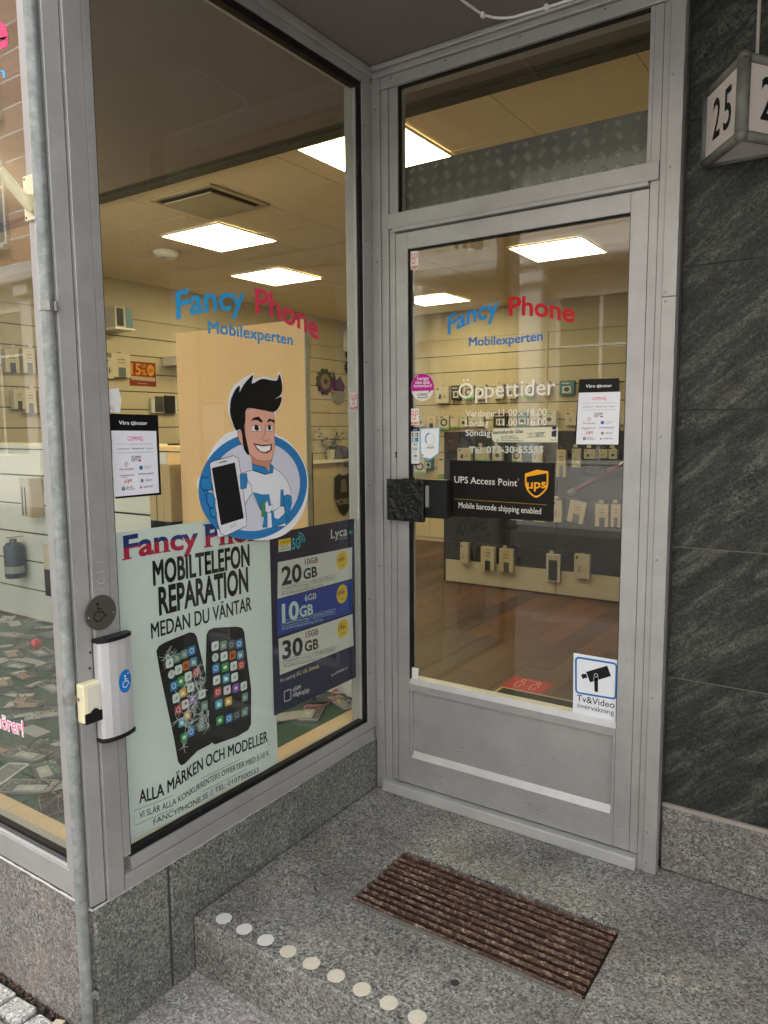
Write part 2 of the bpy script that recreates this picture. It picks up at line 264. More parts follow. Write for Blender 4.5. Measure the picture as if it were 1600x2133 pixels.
class MB:
    """collects shapes in world coordinates, links them as ONE mesh object"""
    def __init__(self):
        self.v = []; self.f = []
    def add(self, vs, fs):
        n = len(self.v)
        self.v += [tuple(p) for p in vs]
        self.f += [tuple(i + n for i in f) for f in fs]
        return self
    def box(self, x0, x1, y0, y1, z0, z1):
        vs = [(x0,y0,z0),(x1,y0,z0),(x1,y1,z0),(x0,y1,z0),(x0,y0,z1),(x1,y0,z1),(x1,y1,z1),(x0,y1,z1)]
        return self.add(vs, [(0,3,2,1),(4,5,6,7),(0,1,5,4),(1,2,6,5),(2,3,7,6),(3,0,4,7)])
    def prism(self, poly, ax, lo, hi):
        """poly in the two axes other than ax, extruded lo..hi along ax"""
        n = len(poly); vs = []
        for t in (lo, hi):
            for a, b in poly:
                vs.append((t,a,b) if ax == 0 else (a,t,b) if ax == 1 else (a,b,t))
        fs = [tuple(range(n))[::-1], tuple(range(n, 2*n))]
        for i in range(n):
            j = (i+1) % n
            fs.append((i, j, n+j, n+i))
        return self.add(vs, fs)
    def hexa(self, bot, top):
        """8 free corners: bottom 4 and top 4, same order"""
        return self.add(list(bot)+list(top), [(0,3,2,1),(4,5,6,7),(0,1,5,4),(1,2,6,5),(2,3,7,6),(3,0,4,7)])
    def tube(self, pts, r, seg=12, caps=True):
        pts = [Vector(p) for p in pts]; n = len(pts); vs = []; fs = []
        up = None
        for i, p in enumerate(pts):
            d = (pts[min(i+1, n-1)] - pts[max(i-1, 0)]).normalized()
            if up is None:
                up = Vector((0,0,1)) if abs(d.z) < .9 else Vector((1,0,0))
            s = d.cross(up).normalized(); up = s.cross(d).normalized()
            ri = r[i] if isinstance(r, (list, tuple)) else r
            for k in range(seg):
                a = 2*math.pi*k/seg
                vs.append(p + s*math.cos(a)*ri + up*math.sin(a)*ri)
        for i in range(n-1):
            for k in range(seg):
                k2 = (k+1) % seg
                fs.append((i*seg+k, i*seg+k2, (i+1)*seg+k2, (i+1)*seg+k))
        if caps:
            fs.append(tuple(range(seg))[::-1]); fs.append(tuple(range((n-1)*seg, n*seg)))
        return self.add(vs, fs)
    def lathe(self, prof, c, seg=20):
        """prof [(r,z)] around vertical axis at c"""
        vs = []; fs = []
        for r, z in prof:
            for k in range(seg):
                a = 2*math.pi*k/seg
                vs.append((c[0]+r*math.cos(a), c[1]+r*math.sin(a), c[2]+z))
        for i in range(len(prof)-1):
            for k in range(seg):
                k2 = (k+1) % seg
                fs.append((i*seg+k, i*seg+k2, (i+1)*seg+k2, (i+1)*seg+k))
        fs.append(tuple(range(seg))[::-1]); fs.append(tuple(range((len(prof)-1)*seg, len(prof)*seg)))
        return self.add(vs, fs)
    def ball(self, c, r, seg=16, rings=10, sx=1, sy=1, sz=1):
        vs = [(c[0], c[1], c[2]-r*sz)]; fs = []
        for i in range(1, rings):
            t = math.pi*i/rings
            for k in range(seg):
                a = 2*math.pi*k/seg
                vs.append((c[0]+r*sx*math.sin(t)*math.cos(a), c[1]+r*sy*math.sin(t)*math.sin(a), c[2]-r*sz*math.cos(t)))
        vs.append((c[0], c[1], c[2]+r*sz)); L = len(vs)-1
        for k in range(seg):
            k2 = (k+1) % seg
            fs.append((0, 1+k2, 1+k)); fs.append((L, 1+(rings-2)*seg+k, 1+(rings-2)*seg+k2))
            for i in range(rings-2):
                fs.append((1+i*seg+k, 1+i*seg+k2, 1+(i+1)*seg+k2, 1+(i+1)*seg+k))
        return self.add(vs, fs)
    def shift(self, d):
        self.v = [(a+d[0], b+d[1], c+d[2]) for a, b, c in self.v]; return self
    def mesh(self, name, off=Vector((0,0,0)), fix=True):
        me = bpy.data.meshes.new(name)
        me.from_pydata([tuple(Vector(p)-off) for p in self.v], [], self.f)
        if fix:
            bm = bmesh.new(); bm.from_mesh(me)
            bmesh.ops.recalc_face_normals(bm, faces=bm.faces)
            bm.to_mesh(me); bm.free()
        return me
    def build(self, name, m, parent=None, bevel=0, seg=2, smooth=False, label=None, loc=None, fix=True, kind=None):
        off = wloc(parent) if parent else Vector((0,0,0))
        base = Vector(loc) if loc is not None else off
        me = self.mesh(name, base, fix)
        o = bpy.data.objects.new(name, me)
        COL.objects.link(o)
        if parent: o.parent = parent
        o.location = base - off
        me.materials.append(m)
        if smooth:
            for p in me.polygons: p.use_smooth = True
        if bevel:
            b = o.modifiers.new('edge', 'BEVEL'); b.width = bevel; b.segments = seg; b.limit_method = 'ANGLE'; b.angle_limit = R(40)
        if label: o['label'] = label
        if kind: o['kind'] = kind
        return o

def tag(o, label=None, cat=None, group=None, kind=None):
    if label: o['label'] = label
    if cat: o['category'] = cat
    if group: o['group'] = group
    if kind: o['kind'] = kind
    return o

def thing(name, label, cat, loc=(0,0,0), group=None):
    o = bpy.data.objects.new(name, None)
    COL.objects.link(o)
    o.location = loc
    o.empty_display_size = .05
    return tag(o, label, cat, group)

def copy_tree(o, parent=None):
    c = o.copy(); COL.objects.link(c); c.parent = parent
    for ch in list(o.children): copy_tree(ch, c)
    return c

def bx(name, m, parent, x0, x1, y0, y1, z0, z1, **k):
    return MB().box(x0,x1,y0,y1,z0,z1).build(name, m, parent, **k)

# ---------------------------------------------------------------- materials
def rgb(h):
    h = h.lstrip('#'); c = [int(h[i:i+2], 16)/255 for i in (0,2,4)]
    return tuple(x/12.92 if x <= .04045 else ((x+.055)/1.055)**2.4 for x in c)

class N:
    """tiny node helper"""
    def __init__(self, name):
        self.m = bpy.data.materials.new(name); self.m.use_nodes = True
        self.t = self.m.node_tree; self.p = self.t.nodes['Principled BSDF']
    def n(self, typ, **k):
        nd = self.t.nodes.new('ShaderNode'+typ)
        for a, b in k.items(): setattr(nd, a, b)
        return nd
    def l(self, a, b): self.t.links.new(a, b)
    def pos(self, scale=(1,1,1), rot=(0,0,0), obj=False):
        src = self.n('TexCoord').outputs['Object'] if obj else self.n('NewGeometry').outputs['Position']
        mp = self.n('Mapping'); mp.inputs['Scale'].default_value = scale; mp.inputs['Rotation'].default_value = rot
        self.l(src, mp.inputs['Vector']); return mp.outputs[0]
    def noise(self, vec, scale, detail=4, rough=.6, dist=0):
        nd = self.n('TexNoise'); nd.inputs['Scale'].default_value = scale; nd.inputs['Detail'].default_value = detail
        nd.inputs['Roughness'].default_value = rough; nd.inputs['Distortion'].default_value = dist
        self.l(vec, nd.inputs['Vector']); return nd.outputs['Fac']
    def ramp(self, fac, stops, interp='LINEAR'):
        nd = self.n('ValToRGB'); nd.color_ramp.interpolation = interp
        e = nd.color_ramp.elements
        while len(e) < len(stops): e.new(.5)
        for i, (p, c) in enumerate(stops):
            e[i].position = p; e[i].color = (c[0], c[1], c[2], 1) if isinstance(c, (tuple, list)) else (c, c, c, 1)
        self.l(fac, nd.inputs['Fac']); return nd.outputs['Color']
    def mix(self, a, b, fac, mode='MIX'):
        nd = self.n('MixRGB', blend_type=mode)
        for s, v in (('Fac', fac), ('Color1', a), ('Color2', b)):
            if isinstance(v, bpy.types.NodeSocket): self.l(v, nd.inputs[s])
            elif s == 'Fac': nd.inputs[s].default_value = v
            else: nd.inputs[s].default_value = (v[0], v[1], v[2], 1)
        return nd.outputs[0]
    def bump(self, h, strength=.3, dist=.002):
        nd = self.n('Bump'); nd.inputs['Strength'].default_value = strength; nd.inputs['Distance'].default_value = dist
        self.l(h, nd.inputs['Height']); self.l(nd.outputs[0], self.p.inputs['Normal'])
    def col(self, c):
        if isinstance(c, bpy.types.NodeSocket): self.l(c, self.p.inputs['Base Color'])
        else: self.p.inputs['Base Color'].default_value = (c[0], c[1], c[2], 1)
    def set(self, **k):
        for a, b in k.items(): self.p.inputs[a.replace('_', ' ')].default_value = b
        return self

_mc = {}
def pm(name, col, rough=.5, metal=0.0, var=.12, scale=8, bump=0, spec=None, obj=False):
    """plain material with slight noise in colour and gloss"""
    if name in _mc: return _mc[name]
    a = N(name); v = a.pos(obj=obj)
    nz = a.noise(v, scale, 5)
    a.col(a.mix(tuple(c*(1-var) for c in col), tuple(min(1, c*(1+var)) for c in col), nz))
    rg = a.n('MapRange'); rg.inputs['To Min'].default_value = rough*.85; rg.inputs['To Max'].default_value = min(1, rough*1.15)
    a.l(a.noise(v, scale*4, 3), rg.inputs[0]); a.l(rg.outputs[0], a.p.inputs['Roughness'])
    a.set(Metallic=metal)
    if spec is not None: a.p.inputs['Specular IOR Level'].default_value = spec
    if bump: a.bump(a.noise(v, scale*12, 4), bump, .001)
    _mc[name] = a.m
    return a.m

def flat(h, rough=.45):
    """printed ink / vinyl colour"""
    return pm('ink_'+h, rgb(h), max(rough, .5), 0, .03, 30, spec=.22)

def glass_mat(name, tint, ior):
    a = N(name); t = a.t
    t.nodes.remove(a.p)
    out = [n for n in t.nodes if n.type == 'OUTPUT_MATERIAL'][0]
    tr = a.n('BsdfTransparent'); tr.inputs[0].default_value = (*tint, 1)
    gl = a.n('BsdfGlossy'); gl.inputs['Roughness'].default_value = 0.0
    fr = a.n('Fresnel'); fr.inputs['IOR'].default_value = ior
    geo = a.n('NewGeometry')
    inv = a.n('Math', operation='SUBTRACT'); inv.inputs[0].default_value = 1
    a.l(geo.outputs['Backfacing'], inv.inputs[1])
    mul = a.n('Math', operation='MULTIPLY'); a.l(fr.outputs[0], mul.inputs[0]); a.l(inv.outputs[0], mul.inputs[1])
    mx = a.n('MixShader'); a.l(mul.outputs[0], mx.inputs[0]); a.l(tr.outputs[0], mx.inputs[1]); a.l(gl.outputs[0], mx.inputs[2])
    df = a.n('BsdfDiffuse'); df.inputs[0].default_value = (.7,.7,.68,1)
    w = a.pos(); sm = a.noise(w, 7, 6, .65, .8); sp = a.noise(w, 260, 2, .5)
    dust = a.ramp(sm, [(.45, .0), (.8, .016)]); dots = a.ramp(sp, [(.74, 0), (.80, .25)])
    dd = a.mix(dust, dots, 1.0, 'ADD')
    m2 = a.n('MixShader'); a.l(dd, m2.inputs[0]); a.l(mx.outputs[0], m2.inputs[1]); a.l(df.outputs[0], m2.inputs[2])
    a.l(m2.outputs[0], out.inputs['Surface'])
    return a.m

def granite(name, c1, c2, pink, dark, pinkamt=.5, bump=.5, stain=.35):
    """speckled stone: crystal grains of several colours, blotches, dirt"""
    a = N(name); v = a.pos()
    vo = a.n('TexVoronoi'); vo.inputs['Scale'].default_value = 190; a.l(v, vo.inputs['Vector'])
    sep = a.n('SeparateColor'); a.l(vo.outputs['Color'], sep.inputs[0])
    grain = a.ramp(sep.outputs[0], [(0, dark), (.2, c1), (.5, c2), (.8, tuple(min(1,x*1.35) for x in c2)), (1, tuple(min(1,x*2.0) for x in c2))])
    pk = a.ramp(sep.outputs[1], [(.35, c1), (.6, pink), (1, tuple(min(1,x*1.5) for x in pink))])
    blot = a.ramp(a.noise(v, 11, 5, .65), [(.42, 0), (.62, pinkamt)])
    c = a.mix(grain, pk, blot)
    fine = a.noise(v, 300, 3, .7)
    c = a.mix(c, a.ramp(fine, [(.32, .4), (.68, 1.5)]), .55, 'MULTIPLY')
    big = a.ramp(a.noise(v, 3.2, 6, .6), [(.3, 1-stain), (.7, 1.12)])
    c = a.mix(c, big, 1.0, 'MULTIPLY')
    mid = a.ramp(a.noise(v, 38, 4, .7), [(.3, .72), (.7, 1.2)])
    c = a.mix(c, mid, .7, 'MULTIPLY')
    a.col(c); a.set(Roughness=.75)
    h = a.mix(a.ramp(fine, [(0, 0), (1, 1)]), a.ramp(a.noise(v, 120, 4, .7), [(0, 0), (1, 1)]), .5)
    a.bump(h, bump, .003)
    return a.m

ALU = None
def alu(name, c, rough=.42, metal=.35):
    a = N(name); v = a.pos((1,1,.04))
    br = a.noise(v, 300, 3, .6)
    w = a.pos()
    dirt = a.ramp(a.noise(w, 6, 7, .7), [(.3, .83), (.7, 1.06)])
    spots = a.ramp(a.noise(w, 160, 2, .5), [(.70, 0), (.78, 1)])
    cc = a.mix(tuple(x*.93 for x in c), tuple(x*1.05 for x in c), br)
    cc = a.mix(cc, dirt, 1.0, 'MULTIPLY')
    cc = a.mix(cc, (.5,.5,.48), a.mix((0,0,0), spots, .25))
    a.col(cc); a.set(Metallic=metal)
    rg = a.n('MapRange'); rg.inputs['To Min'].default_value = rough*.8; rg.inputs['To Max'].default_value = rough*1.25
    a.l(br, rg.inputs[0]); a.l(rg.outputs[0], a.p.inputs['Roughness'])
    return a.m

ALU = alu('grey_aluminium', (.375,.37,.362))
ALU_D = alu('door_aluminium', (.375,.37,.366), .38)
ALU_S = alu('highlit_sill_aluminium', (.50,.50,.49), .45)  # paler than the frames: highlights on ledges and sills put into the colour
GLASS = glass_mat('window_glass', (.95,.965,.945), 1.65)
GLASS_F = glass_mat('street_window_glass', (.93,.95,.93), 1.75)
GASKET = pm('black_rubber', (.008,.008,.008), .5, spec=.2)
BLACK = pm('black_plastic', (.010,.010,.011), .42, spec=.25)
STEEL = pm('screw_steel', (.30,.29,.28), .4, .8)
SCREW_D = pm('screw_recess', (.03,.03,.03), .6)

def marble_mat():
    a = N('dark_green_marble')
    oi = a.n('ObjectInfo'); off = a.n('VectorMath', operation='SCALE'); cmb = a.n('CombineXYZ')
    for k in (0, 1, 2): a.l(oi.outputs['Random'], cmb.inputs[k])
    a.l(cmb.outputs[0], off.inputs[0]); off.inputs['Scale'].default_value = 7
    geo = a.n('NewGeometry'); addv = a.n('VectorMath', operation='ADD'); a.l(geo.outputs['Position'], addv.inputs[0]); a.l(off.outputs[0], addv.inputs[1])
    m0 = a.n('Mapping'); m0.inputs['Rotation'].default_value = (0, R(38), 0); a.l(addv.outputs[0], m0.inputs['Vector']); v = m0.outputs[0]
    mp = a.n('Mapping'); mp.inputs['Scale'].default_value = (.20, 1, 1); a.l(v, mp.inputs['Vector']); s = mp.outputs[0]
    streak = a.noise(s, 22, 10, .74, .7)
    fine = a.noise(s, 150, 6, .8, .4)
    w0 = a.pos()
    c = a.ramp(streak, [(.34, (.011,.012,.0105)), (.50, (.027,.029,.025)), (.64, (.072,.075,.063))])
    c = a.mix(c, a.ramp(fine, [(.3, .55), (.7, 1.45)]), .8, 'MULTIPLY')
    g2 = a.noise(w0, 170, 4, .8)
    c = a.mix(c, a.ramp(g2, [(.34, .30), (.50, 1.0), (.68, 2.3)]), .9, 'MULTIPLY')
    band = a.ramp(a.noise(s, 9, 5, .6), [(.50, 0), (.62, 1)])
    speck = a.ramp(a.noise(w0, 95, 3, .7), [(.55, 0), (.62, 1)])
    c = a.mix(c, (.005,.005,.005), a.mix((0,0,0), a.mix(band, speck, 1.0, 'MULTIPLY'), .8))
    lite = a.ramp(a.noise(w0, 120, 3, .7), [(.60, 0), (.66, 1)])
    c = a.mix(c, (.12,.125,.11), a.mix((0,0,0), a.mix(band, lite, 1.0, 'MULTIPLY'), .7))
    brown = a.ramp(a.noise(w0, 5, 5, .6, .6), [(.60, 0), (.78, .35)])
    c = a.mix(c, (.06,.05,.036), brown)
    a.col(c)
    a.set(Roughness=.5)
    a.p.inputs['Specular IOR Level'].default_value = .25
    a.bump(fine, .12, .002)
    return a.m
MARBLE = marble_mat()
MORTAR_L = pm('thin_stone_joint', (.13,.12,.105), .9, 0, .35, 40, .4)
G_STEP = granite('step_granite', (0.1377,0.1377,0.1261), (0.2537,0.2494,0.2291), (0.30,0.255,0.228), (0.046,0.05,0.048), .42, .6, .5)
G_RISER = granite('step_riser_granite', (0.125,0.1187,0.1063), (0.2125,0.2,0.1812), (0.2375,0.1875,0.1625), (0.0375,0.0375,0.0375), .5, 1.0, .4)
G_SIDE = granite('side_plinth_granite', (.105,.107,.095), (.165,.168,.15), (.18,.155,.135), (.05,.052,.048), .25, .9, .4)
G_FAC = granite('facade_plinth_granite', (.125,.12,.112), (.21,.203,.19), (.27,.22,.2), (.045,.045,.045), .7, .7, .25)
G_BASE = granite('wall_base_granite', (.10,.098,.09), (.175,.168,.155), (.22,.18,.16), (.04,.04,.04), .6, .6, .25)
G_PAVE = granite('pavement_granite', (0.203,0.1987,0.1885), (0.3262,0.319,0.3045), (0.4205,0.348,0.3262), (0.145,0.145,0.145), .6, .5, .3)
G_SETT = granite('sett_granite', (0.2465,0.2422,0.232), (0.406,0.3987,0.377), (0.464,0.406,0.377), (0.116,0.116,0.116), .4, .8, .2)
MORTAR = pm('pale_mortar', (.30,.26,.23), .9, 0, .25, 40, .4)
MORTAR_D = pm('dark_mortar', (.05,.05,.045), .9, 0, .2, 40, .4)
CAULK = pm('white_sealant', (.48,.48,.46), .6, 0, .15, 60, .3)
DIRT = pm('joint_dirt', (.045,.035,.026), .95, 0, .5, 90, .8)
SOFFIT = pm('soffit_paint', (.17,.145,.135), .7, 0, .18, 3, .1)
WHITE_P = pm('white_plastic', (.72,.71,.68), .45)
CREAM = pm('cream_plastic', (.74,.68,.45), .4, 0, .08, 12)

def galv():
    a = N('galvanised_steel'); w = a.pos()
    vo = a.n('TexVoronoi'); vo.inputs['Scale'].default_value = 75; a.l(w, vo.inputs['Vector'])
    sep = a.n('SeparateColor'); a.l(vo.outputs['Color'], sep.inputs[0])
    nz = a.noise(w, 28, 6, .7)
    c = a.ramp(nz, [(.3, (.20,.215,.208)), (.5, (.265,.285,.275)), (.7, (.36,.375,.365))])
    c = a.mix(c, a.ramp(sep.outputs[0], [(0, .85), (1, 1.12)]), .8, 'MULTIPLY')
    st = a.pos((1,1,.15)); c = a.mix(c, a.ramp(a.noise(st, 30, 5, .7), [(.3,.75),(.6,1.05)]), .8, 'MULTIPLY')
    a.col(c); a.set(Metallic=.25, Roughness=.5)
    return a.m
GALV = galv()

def rust():
    a = N('rusty_iron'); w = a.pos()
    n1 = a.noise(w, 48, 8, .75); n2 = a.noise(w, 9, 4, .6); n3 = a.noise(w, 180, 4, .8)
    c = a.ramp(n1, [(.3, (0.027,0.015,0.012)), (.48, (0.063,0.0285,0.0195)), (.59, (0.1125,0.054,0.036)), (.66, (0.36,0.255,0.1875)), (.8, (0.54,0.435,0.3375))])
    c = a.mix(c, a.ramp(n2, [(.35, .55), (.7, 1.25)]), 1.0, 'MULTIPLY')
    c = a.mix(c, a.ramp(n3, [(.3, .55), (.7, 1.4)]), .8, 'MULTIPLY')
    a.col(c); a.set(Roughness=.8, Metallic=.1)
    a.bump(a.mix(a.ramp(n1, [(0,0),(1,1)]), a.ramp(n3, [(0,0),(1,1)]), .5), .9, .004)
    return a.m
RUST = rust()
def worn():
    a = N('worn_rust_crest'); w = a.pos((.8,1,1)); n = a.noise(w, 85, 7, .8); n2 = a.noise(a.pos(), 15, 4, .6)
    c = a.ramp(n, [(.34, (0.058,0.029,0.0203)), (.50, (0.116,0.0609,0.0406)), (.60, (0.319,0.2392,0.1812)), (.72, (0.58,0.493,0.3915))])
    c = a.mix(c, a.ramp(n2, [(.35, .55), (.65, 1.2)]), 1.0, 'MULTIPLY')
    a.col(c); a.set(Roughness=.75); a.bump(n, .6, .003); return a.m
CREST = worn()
WALLP = pm('cream_wall', (.46,.40,.28), .55, 0, .05, 4)
SLATM = pm('cream_slatboard', (.43,.375,.26), .45, 0, .06, 5)
SLAT_W = pm('white_slatboard', (.62,.62,.58), .5, 0, .06, 5)
WARM_LIT = pm('warm_lit_board', (.86,.56,.24), .5, 0, .05, 3)  # orange of warm light near the screen, put into the boards' colour
GROOVE = pm('groove_shadow_strip', (.05,.045,.035), .8)
CEIL = pm('ceiling_tile', (.74,.63,.46), .85, 0, .06, 30, .15)
BEAMM = pm('slate_grey_beam', (.06,.064,.06), .6, 0, .1, 6)
FELT = pm('green_felt', (.024,.062,.032), .95, 0, .35, 60, .6)
INNERW = pm('building_masonry', (.30,.29,.27), .9)

def wood(name, c1, c2, axis=1, sc=(14, 1.2, 14), rough=.45):
    a = N(name); v = a.pos(sc)
    nz = a.noise(v, 6, 7, .7, 1.2); oi = a.n('ObjectInfo')
    c = a.mix(c1, c2, nz)
    rnd = a.ramp(oi.outputs['Random'], [(0, (.4,.37,.35)), (.5, (1,1,1)), (1, (1.55,1.45,1.3))])
    c = a.mix(c, rnd, 1.0, 'MULTIPLY')
    a.col(c); a.set(Roughness=rough)
    a.bump(nz, .12, .001)
    return a.m
FLOORM = wood('walnut_floor', (.032,.0125,.005), (.105,.044,.017))
BOARD = wood('pale_pine_board', (.30,.215,.125), (.44,.345,.225), 0, (1.2, 16, 16), .5)
BOARD_Y = wood('pale_pine_side_board', (.30,.215,.125), (.44,.345,.225), 1, (16, 1.2, 16), .5)
CARD = pm('cream_card', (.50,.44,.32), .6, 0, .05, 40)
CARD_W = pm('white_card', (.46,.43,.36), .55, 0, .05, 40)
GREY_C = pm('charcoal_print', (.03,.035,.04), .4)
POUCH = pm('clear_pouch', (.52,.52,.48), .2)

# ---------------------------------------------------------------- flat print on a plane
_tc = {}
def text_mesh(s, bold):
    k = (s, bold)
    if k not in _tc:
        cu = bpy.data.curves.new('lettering', 'FONT')
        cu.body = s; cu.size = 1; cu.resolution_u = 3; cu.offset = bold
        ob = bpy.data.objects.new('lettering', cu)
        me = ob.to_mesh()
        vs = [(v.co.x, v.co.y) for v in me.vertices]
        fs = [tuple(p.vertices) for p in me.polygons]
        ob.to_mesh_clear()
        bpy.data.objects.remove(ob); bpy.data.curves.remove(cu)
        _tc[k] = (vs, fs)
    return _tc[k]
CAP = max(v[1] for v in text_mesh('H', 0)[0])

def ripple(a, z):
    t = max(0, min(1, (.9 - z)/.6))
    return .0045*t*math.sin(a*21+z*5) + .0025*math.sin(a*9+1)

PLANES = {
    'S': lambda a, z, n: (-.0115+n, a, z),
    'P': lambda a, z, n: (-.0265+n+ripple(a, z), a, z),
    'L': lambda a, z, n: (-.0240+n, a, z),
    'D': lambda a, z, n: (a, .0195-n, z),
    'W': lambda a, z, n: (a, -1.2005-n, z),
}
class Flat:
    def __init__(self, plane):
        self.P = plane if callable(plane) else PLANES[plane]
        self.b = []; self.merge = False      # every printed shape is a piece of its own, unless merged
    def mb(self, m):
        if self.merge:
            for mm, b in self.b:
                if mm is m: return b
        self.b.append((m, MB())); return self.b[-1][1]
    lines = None
    def poly(self, m, pts, n=0.0):
        if self.P is PLANES['P'] and max(p[0] for p in pts)-min(p[0] for p in pts) > .03:
            bm = bmesh.new(); bm.faces.new([bm.verts.new((a, z, 0)) for a, z in pts])      # fine mesh, so that it follows the paper's ripple
            bmesh.ops.triangulate(bm, faces=bm.faces[:])
            for _ in range(6):
                lg = [e for e in bm.edges if e.calc_length() > .022]
                if not lg: break
                bmesh.ops.subdivide_edges(bm, edges=lg, cuts=1); bmesh.ops.triangulate(bm, faces=bm.faces[:])
            bm.verts.index_update()
            self.mb(m).add([self.P(v.co.x, v.co.y, n) for v in bm.verts], [tuple(v.index for v in f.verts) for f in bm.faces]); bm.free(); return self
        self.mb(m).add([self.P(a, z, n) for a, z in pts], [tuple(range(len(pts)))]); return self
    def grid(self, m, q, n=0.0, nu=24, nv=24):
        (a0,z0),(a1,z1),(a2,z2),(a3,z3) = q; vs = []; fs = []
        for j in range(nv+1):
            for i in range(nu+1):
                u, w = i/nu, j/nv
                a = (a0*(1-u)+a1*u)*(1-w)+(a3*(1-u)+a2*u)*w; z = (z0*(1-u)+z1*u)*(1-w)+(z3*(1-u)+z2*u)*w
                vs.append(self.P(a, z, n))
        for j in range(nv):
            for i in range(nu):
                k = j*(nu+1)+i; fs.append((k, k+1, k+nu+2, k+nu+1))
        self.mb(m).add(vs, fs); return self
    def ell(self, m, c, ra, rz, n=0.0, seg=36, t0=0, t1=2*math.pi):
        full = abs(t1-t0-2*math.pi) < 1e-6
        k = seg if full else seg+1
        return self.poly(m, [(c[0]+ra*math.cos(t0+(t1-t0)*i/seg), c[1]+rz*math.sin(t0+(t1-t0)*i/seg)) for i in range(k)], n)
    def stroke(self, m, pts, w, n=0.0, closed=False):
        pts = list(pts); P = len(pts); L = []; Rr = []
        for i in range(P):
            a = pts[i-1] if (i > 0 or closed) else pts[i]; b = pts[(i+1) % P] if (i < P-1 or closed) else pts[i]
            dx, dz = b[0]-a[0], b[1]-a[1]; d = math.hypot(dx, dz) or 1
            nx, nz = -dz/d*w/2, dx/d*w/2
            L.append((pts[i][0]+nx, pts[i][1]+nz)); Rr.append((pts[i][0]-nx, pts[i][1]-nz))
        vs = [self.P(a, z, n) for a, z in L+Rr]; fs = []
        for i in range(P if closed else P-1):
            j = (i+1) % P; fs.append((i, j, P+j, P+i))
        self.mb(m).add(vs, fs); return self
    def arc(self, m, c, ra, rz, w, n, t0=0, t1=360, seg=32):
        pts = [(c[0]+ra*math.cos(R(t0+(t1-t0)*i/seg)), c[1]+rz*math.sin(R(t0+(t1-t0)*i/seg))) for i in range(seg+1)]
        return self.stroke(m, pts, w, n)
    def rrect(self, m, q, r, n=0.0, w=None):
        """rounded quad (corners TL TR BR BL); filled, or an outline of width w"""
        pts = []
        for i in range(4):
            p = Vector(q[i]); a = Vector(q[i-1])-p; b = Vector(q[(i+1) % 4])-p
            ra = min(r, a.length*.49, b.length*.49); a.normalize(); b.normalize()
            for k in range(6):
                t = k/5; pts.append(tuple(p + a*ra*(1-t)**2 + b*ra*t**2))
        return self.stroke(m, pts, w, n, True) if w else self.poly(m, pts, n)
    def text(self, m, s, base, h, n=0.0, bold=.0, slab=0, clip=None):
        if bold and any(c in 'MW' for c in s):
            v0, f0 = text_mesh(s, 0); vs = []; fs = []; lay = []
            for i_, (dx, dy) in enumerate(((-bold, -bold*.6), (bold, -bold*.6), (-bold, bold*.6), (bold, bold*.6), (0, 0))):
                k = len(vs); vs += [(x+dx, y+dy) for x, y in v0]; fs += [tuple(i+k for i in f_) for f_ in f0]; lay += [i_*2e-5]*len(v0)
        else:
            vs, fs = text_mesh(s, bold); lay = None
        x0 = min(v[0] for v in vs); x1 = max(v[0] for v in vs)
        seg = [0.0]
        for i in range(len(base)-1): seg.append(seg[-1]+math.hypot(base[i+1][0]-base[i][0], base[i+1][1]-base[i][1]))
        tot = seg[-1]
        vs = list(vs); fs = list(fs)
        if slab:
            cnt = {}
            for f in fs:
                for i in range(len(f)):
                    e = (min(f[i], f[i-1]), max(f[i], f[i-1])); cnt[e] = cnt.get(e, 0)+1
            ext = []
            for (i, j), c in cnt.items():
                if c == 1:
                    p, q = vs[i], vs[j]
                    if abs(p[1]-q[1]) < 2e-3 and .02 < abs(p[0]-q[0]) < .26: ext.append((min(p[0],q[0]), max(p[0],q[0]), p[1]))
            for a, b, y in ext:
                near = min((0, .55, CAP, -.2), key=lambda t: abs(t-y))
                if abs(near-y) > .05: continue
                t = .045*slab; s_ = .06*slab; lo, hi = (y, y+t) if near <= 0 else (y-t, y)
                k = len(vs); vs += [(a-s_, lo), (b+s_, lo), (b+s_, hi), (a-s_, hi)]; fs.append((k, k+1, k+2, k+3))
        if clip is not None:                       # keep only above/below a height in cap units
            bm = bmesh.new(); bv = [bm.verts.new((a, b, 0)) for a, b in vs]
            for f in fs:
                try: bm.faces.new([bv[i] for i in f])
                except ValueError: pass
            up = 1 if clip > 0 else -1
            bmesh.ops.bisect_plane(bm, geom=bm.verts[:]+bm.edges[:]+bm.faces[:], plane_co=(0, abs(clip)*CAP, 0), plane_no=(0, -up, 0), clear_outer=True)
            bm.verts.index_update(); vs = [(v.co.x, v.co.y) for v in bm.verts]; fs = [tuple(v.index for v in f.verts) for f in bm.faces]; bm.free()
        out = []
        for vi, (x, y) in enumerate(vs):
            d = (x-x0)/(x1-x0)*tot; i = 0
            while i < len(seg)-2 and d > seg[i+1]: i += 1
            t = (d-seg[i])/(seg[i+1]-seg[i])
            a = base[i][0]+(base[i+1][0]-base[i][0])*t; z = base[i][1]+(base[i+1][1]-base[i][1])*t
            out.append(self.P(a, z + y/CAP*h, n + (lay[vi] if lay and vi < len(lay) else 0)))
        self.lines = (self.lines or []) + [(m, MB().add(out, fs))]; return self
    def sk(self, m, key, s, n=0.0, **k):
        b, h = T[key]
        if len(b) > 2: b = smooth_line(b)
        return self.text(m, s, b, h, n, **k)
    def build(self, parent, name='lettering', names=None):
        for m, b in self.b:
            o = b.build((names or {}).get(m, name), m, parent, fix=False)
            if self.merge: o['kind'] = 'stuff'
        for m, b in self.lines or []:
            b.build('lettering', m, parent, fix=False)

